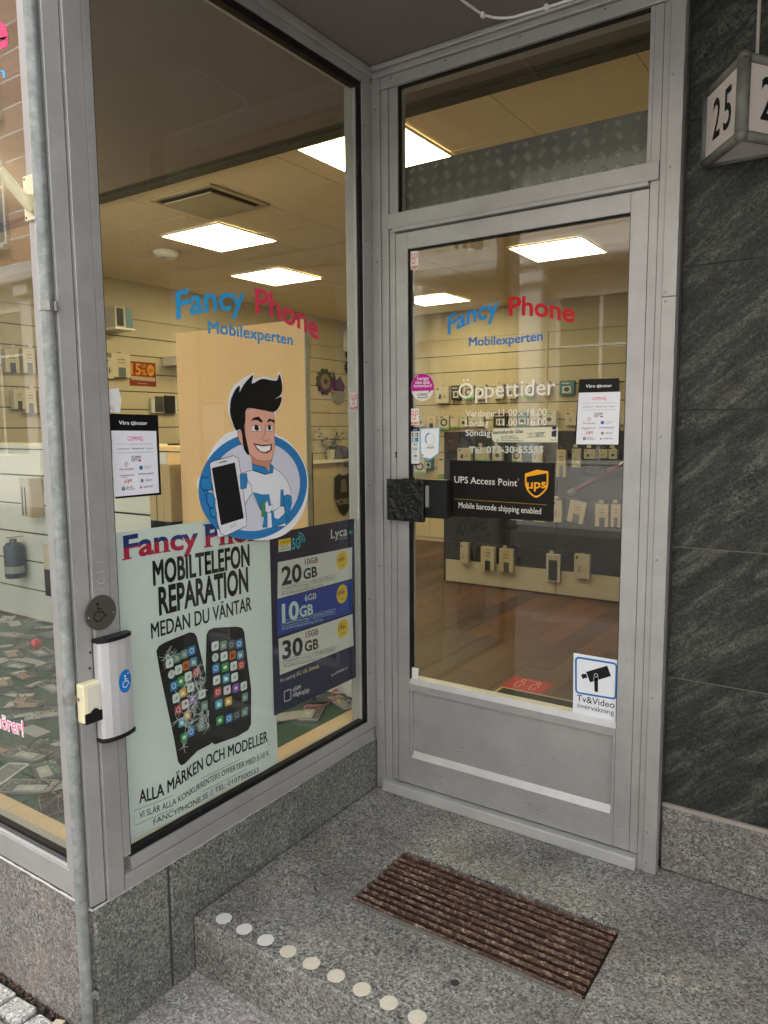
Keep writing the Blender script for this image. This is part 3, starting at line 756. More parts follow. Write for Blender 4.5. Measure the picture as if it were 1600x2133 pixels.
def smooth_line(b, n=6):
    """Catmull-Rom through the baseline points"""
    p = [b[0]]+list(b)+[b[-1]]; o = []
    for i in range(1, len(p)-2):
        for k in range(n):
            t = k/n; q = []
            for c in (0, 1):
                a, bb, cc, d = p[i-1][c], p[i][c], p[i+1][c], p[i+2][c]
                q.append(.5*(2*bb+(cc-a)*t+(2*a-5*bb+4*cc-d)*t*t+(3*bb-a-3*cc+d)*t**3))
            o.append(tuple(q))
    o.append(b[-1]); return o

# ================================================================ SETTING
ZG = -.172                                   # pavement level
def struct(name, mb, m, label, **k):
    o = mb.build(name, m, None, **k); o['kind'] = 'structure'; o['label'] = label; return o

# street, pavement
struct('ground', MB().box(-70, 50, -60, 40, -.5, -.30), pm('ground_soil', (.08,.075,.07), .95), 'wide ground under the street and houses')
ASPH = pm('asphalt', (.055,.055,.056), .85, 0, .3, 40, .5)
struct('road', MB().box(-60, 40, -8.6, -3.6, -.30, -.29), ASPH, 'dark asphalt street behind the photographer')
struct('far_pavement', MB().box(-60, 40, -11.0, -8.6, -.30, -.18), G_PAVE, 'grey pavement on the other side of the street')
pav = thing('pavement', 'grey pink granite slab pavement at the foot of the shop', None, (0, -1.6, ZG)); pav['kind'] = 'structure'
bx('bedding', DIRT, pav, -60, 40, -3.6, -.7, -.30, ZG-.016)
for i in range(-6, 8):                       # long slabs, joints recessed
    for j, (ya, yb) in enumerate(((-1.9,-1.32), (-2.6,-1.906), (-3.45,-2.606))):
        x0 = i*1.1+j*.4-.25
        MB().box(x0+.004, x0+1.096, ya, yb, -.28, ZG+random.uniform(-.002,.002)).build('paving_slab', G_PAVE, pav, bevel=.006)
MB().box(-.012, 1.5, -1.312, -.90, -.28, ZG).build('paving_slab', G_PAVE, pav, bevel=.006)
MB().box(1.506, 3.0, -1.312, -.90, -.28, ZG-.002).build('paving_slab', G_PAVE, pav, bevel=.006)
bx('kerb', G_BASE, pav, -60, 40, -3.60, -3.46, -.30, ZG, bevel=.012)
for i in range(26):                          # narrow row of setts along the wall
    x1 = -.022-i*.108
    w = .098+random.uniform(-.004,.003)
    z = ZG+.002+random.uniform(-.004,.004); y0, y1 = -1.310+random.uniform(-.003,.003), -1.246+random.uniform(-.004,.004)
    j = lambda: random.uniform(-.004,.004)
    b = [(x1-w+j(),y0,-.27),(x1+j(),y0,-.27),(x1+j(),y1,-.27),(x1-w+j(),y1,-.27)]
    t = [(p[0]+j(), p[1]+j(), z+j()*.6) for p in b]
    MB().hexa(b, t).build('sett', G_SETT, pav, bevel=.009, seg=3)
random.seed(3)
mb = MB()
for i in range(420):                         # grit and dead leaves in the wall joint
    x = -random.random()**1.3*2.0-.03; y = -1.233+random.uniform(-.008,.010); s = random.uniform(.002,.006)
    mb.box(x-s, x+s, y-s*.7, y+s*.7, ZG-.012, ZG-.004+random.uniform(0,.008))
o = mb.build('joint_litter', DIRT); tag(o, 'dark grit and leaf crumbs in the joint between setts and wall', kind='stuff')
LEAFR = pm('dry_leaf_red', (.16,.05,.03), .8, 0, .4, 200)
mb = MB()
for i in range(46):
    x = -random.uniform(.16,.50); y = -1.236+random.uniform(-.008,.008); s = random.uniform(.002,.0055); a = random.random()*3
    z = ZG+random.uniform(-.004,.004)
    mb.add([(x-s*math.cos(a),y-s*math.sin(a),z),(x+s*.5,y-s*.5,z+.003),(x+s*math.cos(a),y+s*math.sin(a),z+.001),(x-s*.4,y+s*.5,z+.004)], [(0,1,2),(0,2,3)])
o = mb.build('leaf_crumbs', LEAFR, fix=False); tag(o, 'reddish dry leaf crumbs along the foot of the wall', kind='stuff')
o = MB().hexa([(-.155,-1.268,ZG+.004),(-.128,-1.258,ZG+.004),(-.133,-1.236,ZG+.006),(-.162,-1.244,ZG+.006)], [(-.155,-1.268,ZG+.006),(-.128,-1.258,ZG+.009),(-.133,-1.236,ZG+.012),(-.162,-1.244,ZG+.008)]).build('paper_scrap', pm('dry_leaf_tan', (.42,.36,.26), .8), loc=(-.145,-1.25,ZG))
tag(o, 'small pale paper scrap lying on the setts by the conduit foot', 'litter')

# soffit over the entrance
sof = struct('soffit', MB().box(-6.4, 4.4, -1.26, .30, 2.598, 2.66), SOFFIT, 'dark grey brown painted soffit over the entrance recess')

# ---------------------------------------------------------------- building mass
bld = thing('shop_building', 'stone building that holds the phone shop and its recessed entrance', 'building', (0, 3, 0))
bx('upper_wall', INNERW, bld, -6.4, 6.0, -1.262, 6.4, 2.90, 6.5)
bx('lintel', INNERW, bld, -6.4, 6.0, -1.262, -1.05, 2.662, 2.898)
bx('lintel', INNERW, bld, -.015, 4.4, .10, .30, 2.662, 2.898)
bx('lintel', INNERW, bld, -.12, -.016, -1.045, .30, 2.662, 2.898)
bx('recess_roof', INNERW, bld, -.014, 4.4, -1.045, .095, 2.70, 2.898)
bx('end_wall', INNERW, bld, -6.4, -4.70, -1.20, 6.4, -.3, 2.895)
bx('end_wall', INNERW, bld, 3.3, 4.4, .26, 6.4, -.3, 2.895)
bx('rear_wall', INNERW, bld, -4.69, 3.29, 6.12, 6.4, -.3, 2.895)
bx('wall_core', INNERW, bld, 1.0, 4.4, .205, .258, -.3, 2.66)
bx('wall_core', INNERW, bld, .99, 1.0435, .092, .204, .0, 2.597)

# ---------------------------------------------------------------- granite step with boot scraper pit
stp = thing('entrance_step', 'speckled grey pink granite entrance step with white dots', None, (.6, -.4, 0)); stp['kind'] = 'structure'
def step_slab():
    xs = [.003, .330, 1.027, 4.40]; ys = [-.918, -.612, -.306, .06]
    vs = []; fs = []
    for z in (0, -.075):
        for y in ys:
            for x in xs: vs.append((x, y, z))
    I = lambda i, j, k: k*16+j*4+i
    for j in range(3):
        for i in range(3):
            if (i, j) == (1, 1): fs.append((I(1,1,1), I(2,1,1), I(2,2,1), I(1,2,1)))
            else: fs.append((I(i,j,0), I(i+1,j,0), I(i+1,j+1,0), I(i,j+1,0)))
    for a, b in (((1,1),(2,1)), ((2,1),(2,2)), ((2,2),(1,2)), ((1,2),(1,1))):
        fs.append((I(*a,0), I(*b,0), I(*b,1), I(*a,1)))
    n = len(vs)
    for x, y in ((.003,-.918),(4.40,-.918),(4.40,.06),(.003,.06)): vs.append((x, y, -.40))
    for seq, (p, q) in (([(0,0),(1,0),(2,0),(3,0)], (n, n+1)), ([(3,0),(3,1),(3,2),(3,3)], (n+1, n+2)), ([(3,3),(2,3),(1,3),(0,3)], (n+2, n+3)), ([(0,3),(0,2),(0,1),(0,0)], (n+3, n))):
        fs.append(tuple([I(*s, 0) for s in seq]+[q, p]))
    return MB().add(vs, fs)
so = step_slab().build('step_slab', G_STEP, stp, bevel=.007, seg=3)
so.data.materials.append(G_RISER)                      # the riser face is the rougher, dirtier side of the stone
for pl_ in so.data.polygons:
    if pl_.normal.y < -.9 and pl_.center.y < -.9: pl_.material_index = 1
bx('slab_joint', MORTAR_D, stp, 1.0275, 1.0290, -.9185, -.613, -.12, .0003)
PIT = pm('pit_dirt', (.02,.015,.012), .95)
bx('pit_floor', PIT, stp, .332, 1.025, -.610, -.308, -.0745, -.060)
bx('pit_edging', pm('pit_edging_mortar', (.15,.14,.125), .9, 0, .3, 50, .4), stp, .322, 1.03, -.624, -.6125, -.004, .0012)
DOT = pm('worn_white_paint', (0.675,0.6615,0.621), .7, 0, .12, 120, .2)
DOT_Y = pm('yellowed_white_paint', (0.648,0.594,0.4793), .75, 0, .16, 90, .2)
for k in range(20):                          # white step marking dots
    x = .087+.0797*k; rnd = random.Random(k)
    pts = [(x+.0225*(1+rnd.uniform(-.05,.04))*math.cos(a*math.pi/14), -.880+.0225*(1+rnd.uniform(-.05,.04))*math.sin(a*math.pi/14)) for a in range(28)]
    MB().prism(pts, 2, .0004, .0019).build('dot', DOT if k < 3 else DOT_Y, stp)
GUM = pm('old_chewing_gum', (.03,.031,.033), .7)
for gx, gy, gr in ((.745,-.735,.012), (.22,.012,.008), (.13,.02,.006), (.105,-.03,.006), (.36,-.0,.009)):
    MB().ball((gx, gy, .0005), gr, 10, 6, sz=.1).build('gum_spot', GUM, stp)

grate = thing('boot_scraper', 'rusty brown ridged iron boot scraper set in the granite step', 'boot scraper', (.68, -.46, -.06))
for i in range(11):
    y0 = -.608+i*.0272; rnd = random.Random(i+50); vs = []; fs = []; n = 90
    prof = [(0,-.05),(-.0005,-.004),(.0005,.0035),(.0042,.0040),(.0058,-.004),(.011,-.0085),(.0165,-.0095),(.0195,-.013),(.0195,-.05)]
    for s in range(n+1):
        x = .3345+s/n*.688
        for a, (py, pz) in enumerate(prof):
            jz = rnd.uniform(-.0013,.0013) if 0 < a < 8 else 0
            jy = rnd.uniform(-.001,.001) if 0 < a < 8 else 0
            vs.append((x, y0+py+jy, pz+jz))
    k = len(prof)
    for s in range(n):
        for a in range(k-1): fs.append((s*k+a, s*k+a+1, (s+1)*k+a+1, (s+1)*k+a))
    fs.append(tuple(range(k))); fs.append(tuple(range(n*k, n*k+k)))
    sbar = MB().add(vs, fs).build('scraper_bar', RUST, grate, fix=False)
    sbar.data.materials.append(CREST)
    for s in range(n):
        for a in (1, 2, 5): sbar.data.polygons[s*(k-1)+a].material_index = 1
for j, xx in enumerate((.46, .665, .87)):
    mb = MB()
    for i in range(10): mb.ball((xx+random.uniform(-.006,.006), -.596+i*.0272+.01, -.008), .007, 8, 5, sz=.5)
    mb.build('weld_bead', RUST, grate)

# ---------------------------------------------------------------- granite plinth under the windows
pl = thing('granite_plinth', 'dark rough granite plinth below the corner shop windows', 'wall', (-.1, -1.0, ZG))
MB().box(-.30, 0, -.988, .05, -.30, .190).build('stone_block', G_SIDE, pl, bevel=.006)
MB().box(-1.3, .002, -1.224, -.994, -.30, .191).build('stone_block', G_SIDE, pl, bevel=.010, seg=3)
MB().box(-1.296, -.012, -1.2275, -1.0, -.30, .1905).build('stone_face', G_FAC, pl, bevel=.006)
for i in range(3):
    MB().box(-1.305-1.5*(i+1), -1.305-1.5*i-.006, -1.225, -1.0, -.30, .190).build('stone_block', G_FAC, pl, bevel=.006)
bx('joint', MORTAR_D, pl, -.2, -.004, -.994, -.988, -.28, .186)
mb = MB()
def bead(p0, p1, r, n, sd):
    rnd = random.Random(sd); pts = []; rs = []
    for i in range(n+1):
        t = i/n; pts.append(tuple(p0[c]+(p1[c]-p0[c])*t+rnd.uniform(-.0006,.0006) for c in range(3))); rs.append(r*rnd.uniform(.7,1.15))
    return MB().tube(pts, rs, 8)
bead((.003,-1.226,.1935), (.003,-.45,.1935), .0030, 90, 1).build('sealant_bead', CAULK, pl)
bead((.002,-.45,.1935), (.002,-.01,.1935), .0022, 40, 2).build('sealant_bead', CAULK, pl)
bead((.003,-1.2285,.1935), (-3.5,-1.2285,.1955), .0030, 220, 3).build('sealant_bead', CAULK, pl)

# ---------------------------------------------------------------- side shop window (in the recess)
sw = thing('side_window', 'large grey aluminium shop window on the recess side, full of stickers', 'window', (0, -.6, .195))
Z0, Z1 = .196, 2.596
MB().prism([(-.085,-1.228),(-.012,-1.228),(-.006,-1.226),(-.0015,-1.187),(-.085,-1.187)], 2, Z0, Z1).build('corner_post', ALU, sw, bevel=.0015)
bx('post_cover', ALU, sw, -.07, .007, -1.1845, -1.1365, Z0, Z1, bevel=.0015)
bx('glazing_bead', ALU, sw, -.06, .005, -1.1345, -1.1125, .284, 2.53, bevel=.001)
bx('post_core', ALU, sw, -.068, .002, -1.1362, -1.1348, Z0, Z1)
bx('bottom_rail', ALU, sw, -.07, .007, -1.134, -.02, Z0, .238, bevel=.0015)
bx('glazing_bead', ALU, sw, -.06, .004, -1.1115, -.0585, .2395, .274, bevel=.001)
bx('bottom_rail_core', ALU, sw, -.068, .001, -1.1115, -.0585, .2385, .2392)
bx('right_stile', ALU, sw, -.07, .006, -.0575, -.030, .240, 2.537, bevel=.0012)
bx('right_stile', ALU, sw, -.07, .003, -.0285, -.003, .240, 2.597, bevel=.0012)
bx('head_rail', ALU, sw, -.07, .006, -1.134, -.030, 2.538, 2.566, bevel=.0012)
bx('head_moulding', ALU, sw, -.06, .016, -1.228, -.004, 2.567, 2.5965, bevel=.004)
mb = MB()
mb.box(-.024, .0025, -.0765, -.058, .276, 2.5365); mb.box(-.024, .0025, -1.112, -.0768, 2.514, 2.5365)
mb.box(-.024, -.0015, -1.112, -.0768, .2745, .290); mb.box(-.024, -.001, -1.112, -1.107, .2905, 2.5135)
mb.build('gasket', GASKET, sw)
bx('gasket_channel', ALU, sw, -.022, -.006, -.0815, -.0768, .2905, 2.5135)
bx('corner_core', ALU, sw, -.068, .0052, -.0025, .075, .19, 2.55)
bx('pane', GLASS, sw, -.018, -.012, -1.111, -.062, .278, 2.532)
for z in (.46, .74, 1.16, 1.60, 2.02, 2.40): MB().ball((.0062, -.043, z), .0028, 8, 5).build('screw', SCREW_D, sw)
for yy, zz in ((-1.195,.838),(-1.193,.762),(-1.199,.80)): MB().ball((.001, yy, zz), .0032, 8, 5).build('screw', SCREW_D, sw)
# scratches on the post
fl = Flat(lambda a, z, n: (.0072+n, a, z))
SCR = pm('bare_scratch', (.62,.62,.62), .4, .5)
sx = [(-1.158,1.03),(-1.150,1.025),(-1.158,1.015),(-1.147,1.008)]
fl.stroke(SCR, [(-1.170,1.03),(-1.150,1.03)], .0012); fl.arc(SCR, (-1.160,1.008), .009, .007, .0012, 0); fl.stroke(SCR, [(-1.170,.99),(-1.150,.985),(-1.168,.975)], .0012); fl.stroke(SCR, [(-1.17,1.055),(-1.152,1.052)], .0012)
fl.build(sw, 'scratch')

# ---------------------------------------------------------------- street-side shop window
fwn = thing('street_window', 'street side shop window of the phone display beside the conduit', 'window', (-2.2, -1.21, .199))
bx('bottom_rail', ALU, fwn, -4.6, -.0865, -1.2265, -1.15, .199, .266, bevel=.0015)
bx('sill_strip', ALU_S, fwn, -4.6, -.0865, -1.2225, -1.208, .2662, .2705, bevel=.001)
bx('gasket', GASKET, fwn, -4.6, -.0865, -1.2075, -1.19, .2664, .284)
bx('gasket', pm('grey_gasket', (.07,.07,.075), .5), fwn, -4.6, -.0865, -1.2145, -1.2080, .2708, .277)
bx('head_rail', ALU, fwn, -4.6, -.0865, -1.2265, -1.15, 2.52, 2.597, bevel=.0015)
bx('jamb', ALU, fwn, -4.66, -4.60, -1.2265, -1.15, .199, 2.597, bevel=.0015)
bx('jamb', ALU, fwn, -.098, -.0865, -1.2265, -1.18, .272, 2.518, bevel=.001)
bx('pane', GLASS_F, fwn, -4.6, -.0975, -1.2, -1.194, .268, 2.525)

# ---------------------------------------------------------------- conduit, flag holder, door hardware on the post
cond = thing('steel_conduit', 'weathered galvanised steel conduit running up the corner post', 'pipe', (-.0185, -1.243, ZG))
PX, PY = -.0180, -1.2435
MB().tube([(PX-.0012*i/19+.0003*math.sin(i*1.7), PY, ZG+i*.145) for i in range(20)], .0145, 20).build('pipe', GALV, cond, smooth=True)
for z in (1.645, .735, -.03):
    mb = MB()
    ring_ = [(PX+.0165*math.cos(R(a)), PY+.0165*math.sin(R(a))) for a in range(150, 391, 15)]
    inner = [(PX+.0149*math.cos(R(a)), PY+.0149*math.sin(R(a))) for a in range(390, 149, -15)]
    mb.prism(ring_+[(PX+.017,-1.2325),(PX+.030,-1.2320),(PX+.030,-1.2300),(PX+.0155,-1.2300)]+inner, 2, z-.0105, z+.0105)
    c = mb.build('pipe_clamp', STEEL if z > .5 else GALV, cond, bevel=.0006)
    MB().tube([(PX+.0235,-1.2325,z),(PX+.0235,-1.2365,z)], .0045, 10).build('screw', STEEL, c)

fh = thing('flag_holder', 'cream metal flag pole holder fixed beside the conduit', 'flag holder', (-.07, -1.232, 1.90))
bx('plate', CREAM, fh, -.101, -.035, -1.2345, -1.2285, 1.842, 1.940, bevel=.002)
d = Vector((-.10, -.66, .70)).normalized(); p0 = Vector((-.064, -1.236, 1.862))
mb = MB(); mb.tube([p0, p0+d*.098], .0125, 20, caps=False); mb.tube([p0+d*.004, p0+d*.098], .0098, 20, caps=True)
mb.build('socket_tube', CREAM, fh, smooth=False)
MB().prism([(-1.2345,1.846),(-1.2345,1.895),(-1.260,1.890),(-1.25,1.872)], 0, -.067, -.061).build('rib', CREAM, fh)
for xx, zz in ((-.094,1.849),(-.094,1.933),(-.045,1.849)): MB().ball((xx,-1.2347,zz), .003, 8, 5, sy=.4).build('screw', SCREW_D, fh)

op = thing('door_opener_switch', 'silver elbow switch box with black end caps for opening the door', 'door switch', (.02, -1.145, .62))
prof = [(.0075,-1.192),(.024,-1.192),(.031,-1.186),(.038,-1.170),(.040,-1.150),(.037,-1.125),(.030,-1.105),(.024,-1.0985),(.0075,-1.0985)]
OPAL = alu('brushed_silver', (.60,.60,.61), .36, .3)
MB().prism(prof, 2, .625, .862).build('body', OPAL, op, bevel=.001)
def grow(p, g): cx = sum(a for a, b in p)/len(p); cy = sum(b for a, b in p)/len(p); return [(a+(g if a > .01 else -.002), b+(g if b > cy else -g)) for a, b in p]
for za, zb in ((.8622,.872),(.615,.6248)): MB().prism(grow(prof,.0025), 2, za, zb).build('end_cap', BLACK, op, bevel=.0015)
# blue wheelchair decal wrapped on the curved body
def opx(y):
    for (x1,y1),(x2,y2) in zip(prof[1:-1], prof[2:]):
        if y1 <= y <= y2: return x1+(x2-x1)*(y-y1)/(y2-y1)
    return .03
WB = flat('1272c4', .3); WH = flat('e8e8e6', .4)
def wheelchair(f, m, c, s, n):
    f.ell(m, (c[0]-.10*s, c[1]+.80*s), .16*s, .16*s, n, 16)
    f.stroke(m, [(c[0]-.10*s,c[1]+.55*s),(c[0]-.06*s,c[1]-.02*s),(c[0]+.42*s,c[1]-.02*s),(c[0]+.66*s,c[1]-.58*s),(c[0]+.86*s,c[1]-.50*s)], .15*s, n)
    f.stroke(m, [(c[0]-.08*s,c[1]+.30*s),(c[0]+.36*s,c[1]+.28*s)], .12*s, n)
    f.arc(m, (c[0]-.08*s, c[1]-.42*s), .50*s, .50*s, .13*s, n, 105, 350, 24)
fd = Flat(lambda a, z, n: (opx(a)+.0006+n, a, z))
for i in range(12):                         # strips follow the curve
    for sgn in (1,):
        a0, a1 = -1.1485+.0035*i, -1.1485+.0035*(i+1); c0 = -1.1275; r_ = .0215
        h0 = math.sqrt(max(0, r_**2-(a0-c0)**2)); h1 = math.sqrt(max(0, r_**2-(a1-c0)**2)); zc = .7545
        fd.poly(WB, [(a0,zc-h0*1.35),(a1,zc-h1*1.35),(a1,zc+h1*1.35),(a0,zc+h0*1.35)])
wheelchair(fd, WH, (-1.1275, .7545), .0165, .0005)
fd.text(WH, 'Click!', [(-1.1225,.770),(-1.109,.771)], .0038, .0005)
dec = thing('accessibility_sticker', 'round blue wheelchair sticker on the silver switch box', 'sticker', (.04, -1.1275, .7545))
fd.build(dec, names={WB: 'disc', WH: 'wheelchair_symbol'})

ap = thing('accessibility_plate', 'round dark metal plate with black wheelchair symbol on the post', 'sign', (.008, -1.166, .93))
PLT = pm('tarnished_plate', (.105,.10,.082), .45, .5)
MB().prism([(-1.166+.0425*math.cos(a*math.pi/24), .931+.043*math.sin(a*math.pi/24)) for a in range(48)], 0, .0072, .0092).build('plate', PLT, ap, bevel=.0005)
fp = Flat(lambda a, z, n: (.0094+n, a, z)); wheelchair(fp, BLACK, (-1.172, .934), .0245, 0); fp.build(ap, 'wheelchair_symbol')
MB().ball((.0092,-1.2,.925), .003, 8, 5).build('screw', STEEL, ap); MB().ball((.0092,-1.132,.925), .003, 8, 5).build('screw', STEEL, ap)

db = thing('doorbell', 'yellowed cream doorbell box with black button end on the post', 'doorbell', (.0, -1.21, .69))
bx('body', CREAM, db, -.004, .026, -1.236, -1.187, .676, .772, bevel=.005, seg=3)
bx('cover_panel', pm('cream_label', (.66,.63,.52), .4), db, .0262, .0285, -1.228, -1.193, .705, .764, bevel=.001)
bx('button_panel', BLACK, db, .0150, .0275, -1.2345, -1.1865, .6745, .7015, bevel=.002)
MB().tube([(.026,-1.209,.700),(.031,-1.209,.700)], .010, 18).build('button', BLACK, db)

# ---------------------------------------------------------------- door frame wall
df = thing('door_frame', 'grey aluminium door frame with a transom window above the door', 'door frame', (.5, 0, 0))
bx('mullion', ALU, df, .006, .040, -.002, .07, 0, 2.560, bevel=.0015)
bx('mullion', ALU, df, .0415, .070, .004, .07, 0, 2.520, bevel=.0015)
bx('mullion_seam', SCREW_D, df, .0402, .0413, .006, .07, 0, 2.52)
bx('mullion', ALU, df, .0715, .0945, .010, .08, 0.045, 2.520, bevel=.0015)
bx('door_stop', SCREW_D, df, .0947, .0985, .018, .08, 0.045, 2.036)
bx('jamb', ALU, df, .9585, .984, .006, .09, .0455, 2.520, bevel=.0015)
bx('jamb', ALU, df, .9855, 1.003, .001, .09, 0, 2.520, bevel=.0015)
bx('jamb_seam', SCREW_D, df, .9842, .9853, .010, .09, 0, 2.52)
bx('cover_trim', ALU, df, 1.004, 1.0425, -.005, .03, 0, 1.729, bevel=.001)
bx('cover_trim', ALU, df, 1.004, 1.0425, -.0055, .03, 1.7305, 2.5965, bevel=.001)
bx('head_rail', ALU, df, .0415, 1.003, .000, .08, 2.5215, 2.558, bevel=.0015)
bx('head_moulding', ALU, df, .017, 1.0038, -.012, .08, 2.5595, 2.579, bevel=.003)
bx('head_moulding', ALU, df, .017, 1.0038, -.022, .08, 2.5795, 2.5965, bevel=.004)
bx('transom_bar', ALU, df, .0715, .984, -.004, .08, 2.054, 2.104, bevel=.0015)
bx('transom_bar_lip', ALU, df, .0952, .958, -.010, .07, 2.040, 2.0535, bevel=.002)
bx('glazing_bead', ALU, df, .0952, .108, .008, .06, 2.1045, 2.5205, bevel=.001)
bx('glazing_bead', ALU, df, .946, .958, .008, .06, 2.1045, 2.5205, bevel=.001)
bx('gasket', GASKET, df, .1085, .112, .012, .03, 2.1045, 2.5205)
bx('gasket', GASKET, df, .1125, .9455, .012, .03, 2.516, 2.5205)
bx('transom_pane', GLASS, df, .106, .948, .020, .026, 2.103, 2.522)
bx('threshold', ALU_S, df, .0405, .9848, -.022, .09, .001, .040, bevel=.003)
bx('door_gap', SCREW_D, df, .0987, .9583, .012, .06, .0402, .0448)
for z in (2.321, 2.08, 1.742, 1.717, 1.336, .976, .557, .13, .03): MB().ball((1.014, -.005, z), .0034, 8, 5, sy=.5).build('screw', STEEL, df)
for z in (2.46, 1.95, 1.36, .86, .34): MB().ball((.024, -.002, z), .0028, 8, 5, sy=.5).build('screw', SCREW_D, df)
for x in (.09, .30, .56, .82): MB().ball((x, -.002, 2.548), .0026, 8, 5, sy=.5).build('screw', SCREW_D, df)
# tread plate standing behind the transom glass
tp = thing('tread_plate', 'worn aluminium tread plate standing behind the transom glass', 'metal plate', (.52, .05, 2.105))
CHK = pm('dull_tread_plate', (.10,.096,.086), .4, .4, .1, 12)
LOZ = pm('polished_glint_tread', (.55,.52,.47), .3, .4, .1, 12)  # polished relief, its glints put into the paler colour
bx('plate', CHK, tp, .113, .945, .050, .0535, 2.106, 2.268)
mb = MB()
for i in range(18):
    for j in range(4):
        cx, cz = .135+i*.048, 2.122+j*.045
        tilt = R(38) if (i+j) % 2 else R(-38)
        for k in range(5):
            o_ = (k-2)*.0062; px, pz = cx-math.sin(tilt)*o_, cz+math.cos(tilt)*o_
            L = .0145; dx, dz = math.cos(tilt)*L, math.sin(tilt)*L
            nx, nz = -math.sin(tilt)*.0021, math.cos(tilt)*.0021
            if pz+abs(dz)+.003 > 2.267 or pz-abs(dz) < 2.107 or px-dx < .115 or px+dx > .943: continue
            vs = [(px-dx,.0499,pz-dz),(px+nx,.0499,pz+nz),(px+dx,.0499,pz+dz),(px-nx,.0499,pz-nz),(px-dx*.3,.0462,pz-dz*.3),(px+dx*.3,.0462,pz+dz*.3)]
            mb.add(vs, [(0,4,5,1),(1,5,2),(2,5,3),(3,5,4,0)])
o = mb.build('tread_lozenges', LOZ, tp); o['kind'] = 'stuff'

# ---------------------------------------------------------------- the door leaf
dr = thing('shop_door', 'grey aluminium shop door with a tall glass pane and solid kick panel', 'door', (.53, .03, .045))
bx('stile', ALU_D, dr, .099, .1475, .006, .055, .0455, 2.036, bevel=.0015)
bx('stile', ALU_D, dr, .9065, .9575, .006, .055, .0455, 2.036, bevel=.0015)
bx('top_rail', ALU_D, dr, .1478, .9062, .0065, .055, 1.979, 2.036, bevel=.0015)
bx('bottom_rail', ALU_D, dr, .1478, .9062, .0065, .055, .0455, .150, bevel=.001)
MB().prism([(.0066,.1503),(.055,.1503),(.055,.172),(.0192,.172)], 0, .1585, .8955).build('rail_ledge', ALU_S, dr)
bx('mid_rail', ALU_D, dr, .1478, .9062, .0065, .055, .405, .432, bevel=.001)
MB().prism([(.0066,.4323),(.055,.4323),(.055,.450),(.0172,.450)], 0, .1482, .9058).build('rail_ledge', ALU_S, dr)
bx('kick_panel', ALU_D, dr, .158, .896, .0195, .045, .160, .4045)
bx('panel_bead', ALU_D, dr, .1482, .1578, .008, .045, .1505, .4045, bevel=.0015)
bx('panel_bead', ALU_D, dr, .8962, .9058, .008, .045, .1505, .4045, bevel=.0015)
bx('gasket', GASKET, dr, .1482, .1515, .010, .035, .4505, 1.9785); bx('gasket', GASKET, dr, .9035, .906, .012, .035, .4505, 1.9785)
bx('gasket', GASKET, dr, .1518, .9033, .012, .035, 1.975, 1.9785)
bx('pane', GLASS, dr, .149, .905, .020, .026, .440, 1.982)
kx, kz = T['d_key'][0]
fk = Flat(lambda a, z, n: (a, .0057-n, z)); fk.ell(BLACK, (kx, kz+.006), .005, .0055); fk.poly(BLACK, [(kx-.003,kz+.004),(kx+.003,kz+.004),(kx+.004,kz-.012),(kx-.004,kz-.012)]); fk.build(dr, 'keyhole')
# cast black push plate with wrinkled relief
ha = T['d_hand']; x0, x1, z0, z1 = .079, .232, 1.039, 1.187
n = 64; vs = []; fs = []
from mathutils import noise as mn
for j in range(n+1):
    for i in range(n+1):
        x = x0+(x1-x0)*i/n; z = z0+(z1-z0)*j/n
        w = mn.noise(Vector((x*60, z*60, 0)))*.9; e = min(i, j, n-i, n-j)
        rdg = (1-abs(mn.noise(Vector((x*46+w, z*46-w, 3.3)))))**5*.007
        vs.append((x, -.030-(rdg if e > 1 else 0), z))
for j in range(n):
    for i in range(n): k = j*(n+1)+i; fs.append((k, k+1, k+n+2, k+n+1))
hp = MB().add(vs, fs).box(x0+.0005, x1-.0005, -.0298, -.018, z0+.0005, z1-.0005).build('push_plate', pm('cast_black_plate', (.007,.007,.0075), .40, .0, .3, 60, spec=.3), dr, smooth=True, fix=False)
bx('handle_arm', BLACK, dr, .135, .318, -.0175, .0060, 1.055, 1.189, bevel=.001)
bx('handle_lug', STEEL, dr, .236, .250, -.026, -.018, 1.092, 1.168, bevel=.001)

# wear on the door: fine scratches, scuffs and specks of grime
rw_ = random.Random(9)
GRIME = pm('dark_grime', (.10,.095,.09), .8); SCUF = pm('bare_metal_scratch', (.52,.52,.51), .35, .5)
fw_ = Flat(lambda a, z, n: (a, .0188-n, z)); fw_.merge = True
for k in range(26):
    a, z = rw_.uniform(.17,.88), rw_.uniform(.19,.39); L = rw_.uniform(.004,.03); an = rw_.gauss(.1,.4)
    fw_.stroke(SCUF if k % 3 else GRIME, [(a,z),(a+L*math.cos(an)*.5,z+L*math.sin(an)*.5+.0006),(a+L*math.cos(an),z+L*math.sin(an))], rw_.uniform(.0005,.0011))
for k in range(40): fw_.ell(GRIME, (rw_.uniform(.17,.88), rw_.uniform(.175,.40)), rw_.uniform(.0006,.0014), rw_.uniform(.0006,.0014), 0, 6)
fw_.build(dr, 'scratch')
fw_ = Flat(lambda a, z, n: (a, .0059-n, z)); fw_.merge = True
for k in range(38):
    a, z = (rw_.uniform(.11,.94), rw_.uniform(.055,.145)) if k < 24 else (rw_.choice((rw_.uniform(.102,.143), rw_.uniform(.912,.95))), rw_.uniform(.1,1.3)); L = rw_.uniform(.003,.035); an = rw_.gauss(0,.35)+(1.4 if k >= 24 else 0)
    fw_.stroke(SCUF if k % 2 else GRIME, [(a,z),(a+L*math.cos(an)*.25,z+L*math.sin(an))] if k >= 24 else [(a,z),(a+L*math.cos(an),z+L*math.sin(an)*.4)], rw_.uniform(.0005,.0011))
